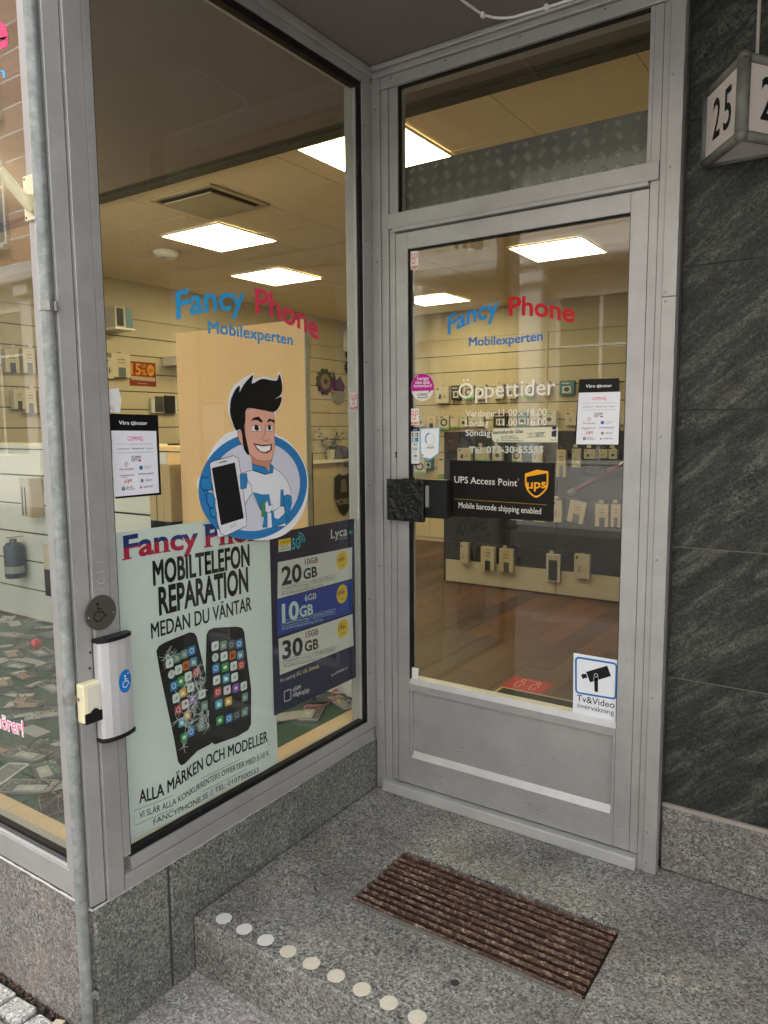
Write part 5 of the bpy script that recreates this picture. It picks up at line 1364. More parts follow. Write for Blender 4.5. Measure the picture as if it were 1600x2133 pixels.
# camera surveillance sign
q = T['d_cctv']; t = sticker('D', 'surveillance_sign', 'white camera surveillance sign with blue frame low on the door glass', 'sign', q)
f = Flat('D'); f.rrect(C('dcdfe4'), q, .003, .0012); f.rrect(C('1f6fb4'), T['d_cb'], .012, .0016, .0062)
f.poly(INK, T['d_cam'], .0018); f.poly(INK, T['d_lens'], .0018); p = T['d_pole']; f.poly(INK, p, .0018); m_ = mean(p[:2]); f.ell(C('dcdfe4'), m_, .0065, .0065, .0020, 18); f.ell(INK, m_, .005, .005, .0022, 18); f.stroke(C('dcdfe4'), [(p[0][0]-.001,p[0][1]-.006),(p[3][0]-.001,p[3][1])], .001, .0020); f.stroke(C('dcdfe4'), [(p[1][0]+.001,p[1][1]-.006),(p[2][0]+.001,p[2][1])], .001, .0020)
f.sk(INK, 'd_tv', 'Tv&Video', .0018, bold=.004); f.sk(INK, 'd_ov', 'övervakning', .0018, bold=.0); f.build(t, 'print', {C('dcdfe4'): 'sticker_sheet'})
# paper scraps
for pl_, k, lab in (('D', 'd_scrap', 'torn white sticker scrap in the lower corner of the door glass'), ('S', 's_scrap', 'torn white alarm sticker at the corner post edge of the side window'), ('W', 'w_scrap', 'white paper slip on the street window beside the conduit')):
    t = sticker(pl_, 'sticker_scrap', lab, 'sticker', T[k]); f = Flat(pl_); f.poly(C('d9d8d6'), T[k], .0008)
    if k == 's_scrap': q = T[k]; f.text(C('cf9088'), 'AL', [(q[4][0]+.002,q[4][1]+.003),(q[4][0]+.016,q[4][1]+.003)], .012, .0012)
    f.build(t, 'print', {C('d9d8d6'): 'sticker_sheet'})

# ================================================================ SHOP INTERIOR
fl_ = thing('shop_floor', 'dark walnut plank floor of the shop', None, (-1, 3, 0)); fl_['kind'] = 'structure'
bx('subfloor', GROOVE, fl_, -4.69, 3.29, -.02, 6.11, -.02, -.010)
mes = None; random.seed(11)
for i in range(38):
    x0 = -4.6+i*.155; y = .09-random.random()*1.1
    if x0 > 1.15: break
    while y < 5.9:
        L = random.choice((1.1, 1.25, 1.4)); ya, yb = max(y, .09), min(y+L, 5.9)
        if yb-ya > .05:
            o = MB().box(x0, x0+.1535, ya, yb-.0015, -.010, random.uniform(-.0004,.0004)).build('plank', FLOORM, fl_)
        y += L
for nm, b in (('left', 0),):
    pass
ce = thing('shop_ceiling', 'tan suspended tile ceiling of the shop', None, (-1, 3, 2.75)); ce['kind'] = 'structure'
bx('ceiling_void', GROOVE, ce, -4.69, 3.29, -1.04, 6.11, 2.80, 2.88)
tile = None
for i in range(13):
    for j in range(9):
        x0, y0 = -4.75+i*.605, .62+j*.605
        if tile is None: tile = MB().box(0, .601, 0, .601, 0, .04).mesh('tile'); tile.materials.append(CEIL)
        o = bpy.data.objects.new('ceiling_tile', tile); COL.objects.link(o); o.parent = ce; o.location = Vector((x0, y0, 2.752+random.uniform(-.0008,.0008)))-Vector(ce.location)
BAYC = pm('bay_ceiling_board', (.80,.70,.53), .85, 0, .06, 6)
BAYG = pm('bay_ceiling_strip', (.60,.58,.43), .8, 0, .06, 6)
for xa, xb in ((-4.69,-1.40), (-1.396,-.13)):
    bx('bay_ceiling_board', BAYC, ce, xa, xb, -1.04, .165, 2.748, 2.79)
    bx('bay_ceiling_strip', BAYG, ce, xa, xb, .168, .43, 2.744, 2.79)
bx('entrance_ceiling_board', BAYC, ce, -.126, 3.2, .305, .455, 2.748, 2.79)
MB().tube([(-.62,-.56,2.747),(-.62,-.56,2.738)], .24, 40).build('round_ceiling_plate', BAYC, ce)

be = thing('ceiling_beam', 'slate grey ceiling beam crossing behind the shop windows', 'beam', (-1, .55, 2.64))
bx('beam_face', BEAMM, be, -4.69, 3.25, .436, .520, 2.682, 2.745, bevel=.003)
bx('beam_casing', BEAMM, be, -4.69, 3.25, .523, .594, 2.678, 2.745, bevel=.004)

# light panels
LED = bpy.data.materials.new('lit_led_diffuser'); LED.use_nodes = True
p = LED.node_tree.nodes['Principled BSDF']; p.inputs['Base Color'].default_value = (.8,.8,.75,1)
p.inputs['Emission Color'].default_value = (1.0, .83, .47, 1); p.inputs['Emission Strength'].default_value = LED_POWER
lp0 = None
for (x, y, d_) in ((-.66,1.02,'nearest the transom, cut by the door frame mullion'), (-2.55,1.735,'beside the ceiling vent'), (-3.165,3.02,'above the blue shop name'), (-.68,3.54,'above the red shop name on the door'), (-2.62,4.93,'low in the upper left of the door glass')):
    lab = 'lit square ceiling light panel '+d_
    if lp0 is None:
        lp0 = r_ = thing('light_panel', lab, 'ceiling light', (x, y, 2.735), 'lit ceiling light panels')
        mb = MB()
        for a, b, c_, d2 in ((-.298,.298,-.298,-.288),(-.298,.298,.288,.298),(-.298,-.288,-.2879,.2879),(.288,.298,-.2879,.2879)): mb.box(x+a, x+b, y+c_, y+d2, 2.738, 2.750)
        mb.build('panel_frame', WHITE_P, r_); bx('diffuser', LED, r_, x-.2875, x+.2875, y-.2875, y+.2875, 2.741, 2.749)
    else:
        r_ = copy_tree(lp0); r_.location = (x, y, 2.735); r_['label'] = lab
GLOBE = LED.copy(); GLOBE.name = 'added_globe_glow'; GLOBE.node_tree.nodes['Principled BSDF'].inputs['Emission Strength'].default_value = LED_POWER*2.3
pd = thing('added_bay_lamp', 'lit frosted globe pendant lamp over the street window display', 'lamp', (-2.35,-.4,2.24))  # out-of-view lamp, added to throw warm light on screen and bay ceiling
MB().ball((-2.35,-.4,2.36), .12, 24, 14).build('globe', GLOBE, pd, smooth=True); MB().tube([(-2.35,-.4,2.475),(-2.35,-.4,2.52)], .035, 16).build('socket', WHITE_P, pd); MB().tube([(-2.35,-.4,2.52),(-2.35,-.4,2.747)], .004, 8).build('cord', WHITE_P, pd)
v = thing('ceiling_vent', 'square ceiling air vent with a dark slot around its panel', 'air vent', (-1.97, 1.10, 2.72))
VT = pm('vent_enamel', (.42,.37,.27), .6)
x, y = -1.97, 1.10
mb = MB()
for a, b, c_, d2 in ((-.27,.27,-.25,-.215),(-.27,.27,.215,.25),(-.27,-.235,-.2149,.2149),(.235,.27,-.2149,.2149)): mb.box(x+a, x+b, y+c_, y+d2, 2.738, 2.7505)
mb.build('vent_frame', VT, v, bevel=.003); bx('vent_throat', GROOVE, v, x-.234, x+.234, y-.214, y+.214, 2.747, 2.7515); bx('vent_panel', VT, v, x-.205, x+.205, y-.185, y+.185, 2.722, 2.732, bevel=.003)
e = thing('ceiling_spotlight', 'small round white spotlight recessed in the shop ceiling', 'ceiling light', (-3.21, 1.80, 2.70))
MB().lathe([(.0,.05),(.10,.05),(.105,.042),(.09,.02),(.062,.0),(.058,.0),(.055,.008),(0,.012)], (-3.21,1.80,2.70), 24).build('housing', WHITE_P, e, smooth=True)

# walls with slat boards
def slatwall(name, label, ax, pos, a0, a1, z0, z1, pitch, m, sgn, splits=()):
    t = thing(name, label, 'wall', ((a0+a1)/2, pos, 0) if ax == 1 else (pos, (a0+a1)/2, 0))
    cuts = [a0]+list(splits)+[a1]
    def B(nm, mt, u0, u1, d0, d1, za, zb, **k):
        lo, hi = sorted((pos+sgn*d0, pos+sgn*d1))
        if ax == 1: return bx(nm, mt, t, u0, u1, lo, hi, za, zb, **k)
        return bx(nm, mt, t, lo, hi, u0, u1, za, zb, **k)
    B('back_board', GROOVE, a0, a1, -.03, 0, z0, z1)
    for u0, u1 in zip(cuts, cuts[1:]):
        z = z1
        while z > z0+.03:
            B('slat', m, u0+.002, u1-.002, .001, .016, max(z-pitch+.009, z0), z, bevel=.0015); z -= pitch
    return t, B
lw, LB = slatwall('slat_wall', 'cream slat board wall on the far left of the shop', 0, -4.45, -1.0, 6.0, .12, 2.40, .1695, SLATM, 1, (.9, 3.3))
LB('upper_panel', WALLP, -1.0, 6.0, 0, .012, 2.405, 2.752)
bw, BB = slatwall('slat_wall', 'cream slat board wall at the back of the shop seen through the door', 1, 5.9, -4.43, 2.0, .10, 2.42, .196, SLATM, -1, (-3.49, -1.70))
BB('upper_panel', WALLP, -4.43, 3.2, 0, .012, 2.425, 2.752); BB('joint_strip', SLATM, -1.712, -1.688, .017, .024, .1, 2.42)
BB('side_panel', WALLP, 2.0, 3.2, .0, .012, 0, 2.42)
rw = thing('inner_wall', 'plain cream inner wall on the right side of the shop', 'wall', (1.5, 3, 0)); bx('wall_board', WALLP, rw, 1.25, 1.30, .26, 5.88, -.008, 2.75)
bx('skirting', WHITE_P, rw, 1.235, 1.2495, .26, 5.88, .001, .07)
ib = thing('inner_lining', 'pale inner lining behind the corner of the display', 'wall', (-4.6, -.5, 0)); bx('lining_board', WALLP, ib, -4.68, -4.62, -1.04, -1.0, .2, 2.75)

# display window deck
dk = thing('display_deck', 'low window display deck covered with green felt and pine edging', 'display', (-2.3, -.5, 0))
bx('deck_base', BAYC, dk, -4.42, -.035, -1.145, .168, .10, .2455)
bx('felt_cover', FELT, dk, -4.42, -.150, -1.094, .166, .2458, .2505)
bx('edge_board', BOARD, dk, -4.42, -.10, -1.165, -1.0945, .2458, .2585, bevel=.003)
bx('edge_board', BOARD_Y, dk, -.1495, -.060, -1.094, .166, .2458, .2595, bevel=.003)
bx('edge_filler', BOARD, dk, -.0995, -.060, -1.165, -1.0945, .2458, .2590)
# partition behind the display
pa = thing('display_partition', 'white slatted partition behind the window display', 'partition', (-2.3, .2, .25))
bx('back_board', GROOVE, pa, -4.40, -.45, .186, .20, .251, 1.262)
zs = [.252, .433, .602, .770, .939, 1.108, 1.262]
for za, zb in zip(zs, zs[1:]):
    bx('slat', SLAT_W, pa, -4.40, -1.345, .171, .1855, za+.0055, zb-.0045, bevel=.0015)
    bx('slat', WARM_LIT, pa, -1.342, -.452, .171, .1855, za+.0055, zb-.0045, bevel=.0015)
bx('counter_top', WARM_LIT, pa, -1.62, -1.02, .165, .62, 1.2625, 1.285, bevel=.002)
bx('counter_top', SLAT_W, pa, -4.40, -1.622, .165, .62, 1.2625, 1.285, bevel=.002)
bx('low_board', SLAT_W, pa, -.448, -.062, .172, .19, .2465, .74)
sb = thing('partition_screen', 'tall plain peach screen standing behind the repairman decal', 'screen', (-.8, .2, .3))
bx('screen_board', pm('peach_screen', (.72,.46,.22), .5, 0, .04, 3), sb, -1.205, -.432, .1355, .163, .262, 1.808, bevel=.002)
bx('screen_edge', pm('screen_edge_band', (.42,.40,.28), .5), sb, -.4315, -.4265, .134, .164, .262, 1.809)

# broken phones on the felt ------------------------------------------------
SILV = pm('phone_silver', (.34,.335,.325), .35, .5, .15, 30); PCB = pm('phone_dark_board', (.05,.055,.05), .5, .1, .4, 200); CHIP = pm('phone_chip', (.42,.40,.34), .5); BATT = pm('phone_battery', (.30,.305,.285), .45, 0, .2, 60)
COPP = pm('phone_copper', (.33,.23,.15), .4, .4); SCRB = pm('phone_black_glass', (.012,.013,.015), .12); WPH = pm('phone_white_front', (.50,.50,.48), .35); GRNP = pm('phone_green_board', (.03,.10,.06), .5)
def rr2(w, h, r, k=4):
    o = []
    for cx, cy, a0 in ((w-r,h-r,0),(-w+r,h-r,90),(-w+r,-h+r,180),(w-r,-h+r,270)):
        for i in range(k+1): a = R(a0+90*i/k); o.append((cx+r*math.cos(a), cy+r*math.sin(a)))
    return o
def ring(mb, w, h, r, t, z0, z1):
    o_, i_ = rr2(w, h, r), rr2(w-t, h-t, max(r-t, .001)); n = len(o_)
    vs = [(x,y,z) for z in (z0,z1) for x,y in o_]+[(x,y,z) for z in (z0,z1) for x,y in i_]; fs = []
    for k in range(n):
        j = (k+1) % n; fs += [(k,j,n+j,n+k), (2*n+j,2*n+k,3*n+k,3*n+j), (n+k,n+j,3*n+j,3*n+k), (j,k,2*n+k,2*n+j)]
    return mb.add(vs, fs)
def ph_frame(label, rim, plate, batt, pcb, sd):
    r_ = thing('broken_phone', label, 'broken phone', (0,0,0), 'broken phone parts on the green felt'); rd = random.Random(sd)
    ring(MB(), .036, .073, .009, .0026, 0, .0065).build('rim', rim, r_)
    MB().prism(rr2(.0335,.0705,.007), 2, .0008, .0028).build('back_plate', plate, r_)
    bx('battery', batt, r_, -.026, .008, -.052, .030, .0029, .0056, bevel=.001)
    mb = MB().box(.011, .031, -.05, .062, .0029, .0042).box(-.029, .010, .036, .065, .0029, .0042); b_ = mb.build('circuit_board', pcb, r_)
    mb = MB()
    for k in range(12):
        x, y = (rd.uniform(.013,.026), rd.uniform(-.045,.058)) if k < 8 else (rd.uniform(-.026,.004), rd.uniform(.04,.06)); s = rd.uniform(.0015,.0045)
        mb.box(x, x+s, y, y+s*1.6, .0043, .0055)
    mb.build('chip', CHIP, b_)
    bx('label_tag', CHIP, r_, -.018, -.004, -.02, .004, .0057, .006)
    return r_
def ph_screen(label, glass, rim, sd):
    r_ = thing('broken_phone', label, 'broken phone', (0,0,0), 'broken phone parts on the green felt'); rd = random.Random(sd)
    MB().prism(rr2(.035,.072,.009), 2, 0, .0035).build('screen_glass', glass, r_, bevel=.0006); ring(MB(), .0357, .0727, .0095, .001, 0, .003).build('rim', rim, r_)
    f = Flat(lambda a, z, n: (a, z, .0036+n)); c = (rd.uniform(-.02,.02), rd.uniform(-.04,.04))
    for k in range(13):
        a = rd.random()*6.28; p = [c]
        for s in range(3): p.append((max(-.033,min(.033,p[-1][0]+math.cos(a)*.02+rd.uniform(-.004,.004))), max(-.07,min(.07,p[-1][1]+math.sin(a)*.028+rd.uniform(-.004,.004)))))
        f.stroke(CHIP, p, .0006)
    f.rrect(BATT, [(-.03,.06),(.03,.06),(.03,-.058),(-.03,-.058)], .002, .0001, .0008); f.build(r_, 'crack')
    return r_
def ph_front(label, m, sd):
    r_ = thing('broken_phone', label, 'broken phone', (0,0,0), 'broken phone parts on the green felt')
    ring(MB(), .036, .073, .010, .0065, 0, .004).build('bezel', m, r_, bevel=.0006); bx('chin', m, r_, -.0292, .0292, -.068, -.050, .0004, .0038); bx('home_button', SCRB, r_, -.008, .008, -.063, -.056, .0039, .0044, bevel=.0004)
    bx('screen_glass', pm('phone_grey_glass', (.14,.15,.14), .15), r_, -.0292, .0292, -.0495, .066, .0006, .0022)
    return r_
def ph_strip(label, m1, m2, sd):
    r_ = thing('broken_phone', label, 'broken phone', (0,0,0), 'broken phone parts on the green felt'); rd = random.Random(sd)
    MB().prism(rr2(.034,.071,.006), 2, 0, .002).build('chassis_plate', m1, r_)
    bx('shield', m2, r_, -.028, .010, -.055, .02, .0021, .0042, bevel=.0006); bx('shield', CHIP, r_, -.028, .026, .028, .060, .0021, .0036, bevel=.0006)
    mb = MB()
    for k in range(14): x, y, s = rd.uniform(-.03,.026), rd.uniform(-.066,.06), rd.uniform(.0015,.005); mb.box(x, x+s, y, y+s*1.8, .0043, .0056)
    mb.build('chip', PCB, r_); MB().tube([(.02,-.06,.003),(.024,-.02,.006),(.018,.02,.003),(.026,.06,.005)], .0012, 6).build('flex_cable', COPP, r_)
    return r_
protos = [
 ('silver framed phone back with grey battery', lambda l: ph_frame(l, SILV, SILV, BATT, PCB, 1)), ('cracked black phone screen', lambda l: ph_screen(l, SCRB, PCB, 2)),
 ('dark phone chassis with copper shield', lambda l: ph_strip(l, PCB, COPP, 3)), ('white phone front bezel', lambda l: ph_front(l, WPH, 4)),
 ('black phone frame with bare circuit board', lambda l: ph_frame(l, PCB, PCB, BATT, GRNP, 5)), ('silver phone chassis with flex cable', lambda l: ph_strip(l, SILV, BATT, 6)), ('dull grey phone screen with cracks', lambda l: ph_screen(l, BATT, SILV, 7))]
order = [0,4,1,4,0,3,5,1,5,2,0,2,1,2,5,1,0,4,1,2,6,0,5,4,2,6, 0,5,1,6]
where = ['beside the conduit at mid height', 'under the steel grey back cover by the conduit', 'with its blue lit edge near the conduit', 'mid felt near the pine edging', 'near the pine edging at the street side', 'partly hidden left, above the pine edging', 'stacked next to the conduit low down', 'lowest on the felt, touching the pine edging', 'above the exclamation mark of the pink slogan', 'just above the pink slogan', 'right under the red ball', 'in the second row below the red ball', 'beside the conduit level with the red ball', 'above the pink slogan on its own patch of felt', 'at the back left, level with the red ball top', 'left of the red ball', 'farthest back, against the white partition', 'behind the red ball, near the partition', 'right behind the red ball', 'left below the red ball', 'under the copper chassis left of the red ball', 'small, below the orange backed part by the conduit', 'back left corner of the felt under the partition', 'third row below the red ball', 'cut by the picture edge between red ball and slogan', 'among the dark parts under the red ball', 'under the red wire in the side window', 'at the inner end of the side window felt', 'next to the yellow plug in the side window', 'half hidden by the pale repair poster']
made = {}; rp = random.Random(21)
for i, (x, y) in enumerate(T['phones']):
    k = order[i]; lab = protos[k][0]+' '+where[i]
    if k not in made: o = made[k] = protos[k][1](lab)
    else: o = copy_tree(made[k]); o['label'] = lab
    o.location = (x, y, .2508+.0012*(i % 5)); o.rotation_euler = (R(rp.uniform(-1.5,2)), R(rp.uniform(-1.5,1.5)), R(rp.uniform(20,150)))
    o.scale = (1.12,)*3
small_ = []; rq = random.Random(77); used_ = list(T['phones']); cnt_ = 0
for _ in range(4000):
    if cnt_ >= 26: break
    t_ = rq.random(); x = -.35-2.2*t_+rq.uniform(-.25,.25); y = -1.0+1.1*t_+rq.uniform(-.22,.22)
    if not (-3.0 < x < -.22 and -1.03 < y < .09) or any(math.hypot(x-a, y-b) < .092 for a, b in used_+[T['ball']]): continue
    used_.append((x, y)); cnt_ += 1; o = copy_tree(made[(2, 4, 1, 6)[cnt_ % 4]]); small_.append(o); o['kind_'] = cnt_ % 4
    o.location = (x, y, .2508); o.rotation_euler = (0, 0, R(rq.uniform(0,180))); o.scale = (.86,)*3
small_.sort(key=lambda o: -o.location.x)
cn_ = {}
for o in small_:
    band = min(2, int((o.location.y+1.05)/.4)); k = (o['kind_'], band); cn_[k] = cn_.get(k, 0)+1; kd = o['kind_']; del o['kind_']
    o['label'] = 'small ' + ('dark chassis', 'black frame', 'cracked black screen', 'dull grey screen')[kd] + ', ' + ('first', 'second', 'third', 'fourth', 'fifth', 'sixth')[cn_[k]-1] + ' from the conduit, ' + ('near the pine edging', 'halfway back on the felt', 'far back on the felt')[band]
bl = MB().ball((T['ball'][0], T['ball'][1], .2508+.026), .026, 20, 12).build('red_ball', pm('clear_red_plastic', (.55,.012,.015), .12), None, smooth=True, loc=(T['ball'][0], T['ball'][1], .2508)); tag(bl, 'shiny translucent red ball lying among the phone parts', 'ball')
RW = pm('red_wire', (.45,.04,.04), .4)
w = thing('red_wire', 'red test wire curling over the felt in the side window', 'wire', (-.28,.02,.251))
MB().tube(cr([(*p_, .2565+.004*math.sin(i)) for i, p_ in enumerate(T['wire'])]), .0028, 8).build('lead', RW, w, smooth=True)
MB().tube(cr([(*p_, .262+.003*i) for i, p_ in enumerate(T['wire2'])]), .0028, 8).build('lead', RW, w, smooth=True)
yx, yy_ = T['wire2'][0]; MB().tube([(yx+.004,yy_-.006,.262),(yx+.032,yy_-.02,.259)], .004, 10).build('plug', pm('yellow_plug', (.65,.48,.05), .4), w)

# packages on hooks ---------------------------------------------------------
def plane_pack(ax, pos, sgn):
    return (lambda u, z, d: (u, pos+sgn*d, z)) if ax == 1 else (lambda u, z, d: (pos+sgn*d, u, z))
HK = pm('hook_wire', (.35,.34,.32), .35, .8)
# prototypes in a unit cell: x 0..1 (width), z 0..1 (height), y 0 back .. -1 front
def P_soft(label, dark):
    r_ = thing('phone_case_box', label, 'package', (0,0,0)); bx('card_box', CARD, r_, 0, 1, -1, 0, 0, 1)
    bx('case_window', dark, r_, .33, .73, -1.03, -1.002, .0, .42); f = Flat(lambda a, z, n: (a, -1.004-n, z))
    f.text(GREY_C, 'soft', [(.30,.72), (.72,.72)], .075, .002, bold=.02); f.text(GREY_C, 'case', [(.28,.60), (.74,.60)], .065, .002, bold=.02); f.stroke(GREY_C, [(.15,.52),(.88,.52)], .008, .002); f.text(GREY_C, 'basic', [(.40,.86), (.62,.86)], .04, .002); f.build(r_); return r_
def P_cable(label, stripe, ringm):
    r_ = thing('accessory_pack', label, 'package', (0,0,0)); bx('card_box', CARD_W, r_, 0, 1, -1, 0, 0, 1); bx('colour_band', stripe, r_, -.005, 1.005, -1.02, -.9, 0, .14)
    f = Flat(lambda a, z, n: (a, -1.004-n, z)); f.ell(ringm, (.5,.5), .36, .27, .002, 20); f.ell(CARD_W, (.5,.5), .22, .16, .004, 16); f.poly(GREY_C, [(.12,.84),(.40,.84),(.40,.92),(.12,.92)], .002); f.build(r_, 'product_print'); return r_
def P_plain(label, ink):
    r_ = thing('accessory_box', label, 'package', (0,0,0)); bx('card_box', CARD_W, r_, 0, 1, -1, 0, 0, 1); f = Flat(lambda a, z, n: (a, -1.004-n, z))
    f.poly(ink, [(.2,.25),(.42,.22),(.46,.5),(.30,.55)], .002); f.stroke(ink, [(.55,.3),(.7,.45),(.8,.3)], .04, .002); f.poly(GREY_C, [(.1,.8),(.25,.8),(.25,.9),(.1,.9)], .002); f.build(r_, 'product_print'); return r_
def P_pouch(label):
    r_ = thing('clear_pouch', label, 'package', (0,0,0)); bx('pouch', POUCH, r_, 0, 1, -.6, 0, 0, 1, bevel=.02); bx('phone_case', GREY_C, r_, .2, .8, -.8, -.61, .06, .78, bevel=.03); bx('header_card', CARD_W, r_, .04, .96, -.7, -.602, .82, .97); return r_
def P_box2(label, body, ink):
    r_ = thing('accessory_box', label, 'package', (0,0,0)); bx('card_box', body, r_, 0, 1, -1, 0, 0, 1); bx('hang_tab', CARD_W, r_, .3, .7, -.55, -.45, 1.0, 1.10); f = Flat(lambda a, z, n: (a, -1.004-n, z))
    f.poly(ink, [(.12,.78),(.7,.78),(.7,.86),(.12,.86)], .002); f.poly(POUCH, [(.2,.15),(.8,.15),(.8,.62),(.2,.62)], .002); f.ell(GREY_C, (.5,.39), .2, .16, .004, 14); f.build(r_, 'product_print'); return r_
GRN = pm('pack_green', (.12,.36,.05), .5); TEALP = pm('pack_teal', (.04,.16,.22), .4)
BLKC = pm('black_card', (.02,.02,.022), .4); ORG = pm('pack_orange', (.5,.2,.03), .5); BLUP = pm('pack_blue', (.05,.13,.35), .5)
PK = {'k': lambda l: P_box2(l, BLKC, CARD_W), 't': lambda l: P_box2(l, TEALP, CARD_W), 'g': lambda l: P_box2(l, CARD_W, GRN), 's': lambda l: P_soft(l, GREY_C), 'S': lambda l: P_soft(l, pm('case_slate', (.10,.12,.13), .35)), 'c': lambda l: P_cable(l, GRN, GREY_C), 'C': lambda l: P_cable(l, GRN, CARD), 'p': lambda l: P_plain(l, GREY_C), 'P': lambda l: P_plain(l, pm('pack_grey_print', (.3,.28,.22), .5)), 'o': P_pouch}
NM = {'k': 'black box with white print', 't': 'teal box with white print', 'g': 'white box with green print', 's': 'cream case box, dark window', 'S': 'cream case box, slate window', 'c': 'white pack, dark coil print', 'C': 'white pack, pale coil print', 'p': 'white box, dark print', 'P': 'white box, faint print', 'o': 'clear pouch with dark case'}
pmade = {}; ORD = ['first', 'second', 'third', 'fourth', 'fifth', 'sixth', 'seventh', 'eighth', 'ninth', 'tenth', 'eleventh']
def pack(kind, ax, pos, sgn, rect, depth, label, group, tilt=0, hook=None, stack=1):
    u0, z0, u1, z1 = rect; u0, u1 = min(u0,u1), max(u0,u1)
    if kind not in pmade: o = pmade[kind] = PK[kind](label)
    else: o = copy_tree(pmade[kind])
    o['label'] = label; o['group'] = group
    o.scale = (u1-u0, depth, z1-z0)
    if ax == 1: o.location = (u0, pos, z0); o.rotation_euler = (0, R(tilt), 0)
    else: o.location = (pos, u0, z0); o.rotation_euler = (0, 0, R(90))
    if hook is not None:
        uc = (u0+u1)/2; f = plane_pack(ax, pos, sgn)
        MB().tube([f(uc,z1+.012,-.02), f(uc,z1+.012,depth*.9), f(uc,z1+.02,depth+.02)], .0022, 6).build('hook', HK, hook)
        if int(u0*1000) % 3: MB().prism([(-.016,0),(.016,0),(.016,.022),(-.016,.022)], 1 if ax == 1 else 0, 0, .001).shift(f(uc, z1+.012, depth+.022)).build('price_tag', CARD_W, hook)
rows = [('k_b1','pkcgPpcPt','in top row of back wall','packages in rows on the back wall'), ('k_b2','pscCgPktpg','in second row of back wall','packages in rows on the back wall'), ('k_b3','ctC','in low row of back wall','packages in rows on the back wall')]
for key, kinds, wtxt, grp in rows:
    for i, rc in enumerate(T[key]): pack(kinds[i], 1, 5.88, -1, rc, .05, f'{NM[kinds[i]]}, {ORD[i]} from the left {wtxt}', grp, hook=bw)
# extra packs behind the sheet at the right end of the rows
for i, (xx, zz) in enumerate(((-1.30,1.70),(-1.05,1.70),(-.80,1.70),(-1.45,1.375),(-1.20,1.38),(-.95,1.38))):
    pack('pP'[i % 2], 1, 5.88, -1, (xx, zz, xx+.17, zz+.155), .05, f'{NM["pP"[i%2]]}, {ORD[i%3]} right of the joint, {"top" if i < 3 else "second"} row', 'packages in rows on the back wall', hook=bw)

# black display gondola
gd = thing('display_stand', 'low black slat display stand with white kick board in the middle of the shop', 'display stand', (-.4, 3.7, 0))
GBLK = pm('gondola_black', (.017,.018,.020), .45, 0, .25, 50, .2); GSEAM = pm('gondola_seam', (.09,.03,.03), .5)
for (xa, xb) in ((-1.64,-.622), (-.616,.42), (.426, 1.15)):
    bx('kick_board', pm('gondola_kick', (.52,.47,.38), .5), gd, xa, xb, 3.46, 3.49, .012, .205)
    for za, zb in ((.208,.372),(.375,.62),(.624,.80),(.804,.97),(.974,1.14),(1.144,1.31)): bx('panel', GBLK, gd, xa, xb, 3.462, 3.49, za, zb-.004, bevel=.0015)
    for z in (.3725, .6225): bx('seam_strip', GSEAM, gd, xa, xb, 3.4605, 3.4615, z-.002, z+.0015)
bx('core', GBLK, gd, -1.63, 1.15, 3.4905, 3.90, .012, 1.305); bx('top_board', GBLK, gd, -1.645, 1.15, 3.455, 3.95, 1.3065, 1.33, bevel=.002)
bx('upright', GBLK, gd, -1.665, -1.643, 3.47, 3.90, .01, 1.33)
rows = [('k_low','PsSoP','in lowest row of black stand',(0,0,0,0,0)), ('k_mid','PSsS','in middle row of black stand',(0,9,0,0)), ('k_up','pCgcPSPpPg','in top row of black stand',(0,)*10)]
for key, kinds, wtxt, tl in rows:
    for i, rc in enumerate(T[key]): pack(kinds[i], 1, 3.455, -1, rc, .045, f'{NM[kinds[i]]}, {ORD[i]} from the left {wtxt}', 'packages on the black stand', tilt=tl[i], hook=gd)
for i, (xx, zz) in enumerate(((-1.42,.60),(-1.22,.605),(-1.0,.60),(-.80,.60),(.05,.60),(.05,1.10))):
    pack('sSpc'[i % 4], 1, 3.455, -1, (xx, zz, xx+.10, zz+.17 if i < 5 else zz+.09), .045, f'{NM["sSpc"[i%4]]} on the stand behind the carrier sign, {ORD[i]} along', 'packages on the black stand', hook=gd)
bp = thing('stroller_bag', 'dark folded pushchair with a magenta bar leaning on the black stand', 'pushchair', (-.25, 3.38, .8))
MB().tube([(-.47,3.41,.86),(-.30,3.40,.96),(-.12,3.42,1.07)], .016, 10).build('magenta_bar', pm('magenta_cloth', (.13,.012,.05), .6), bp)
MB().tube(cr([(-.36,3.40,1.0),(-.33,3.37,1.06),(-.25,3.37,1.06),(-.22,3.40,1.01),(-.30,3.38,.985),(-.36,3.40,1.0)]), .010, 8).build('grab_loop', BLACK, bp)
MB().tube([(-.12,3.42,1.07),(-.02,3.42,1.15)], .012, 8).build('push_bar', SILV, bp); MB().tube([(-.50,3.41,.84),(-.45,3.41,.87)], .03, 10).build('wheel', pm('grey_wheel', (.12,.13,.13), .5), bp)

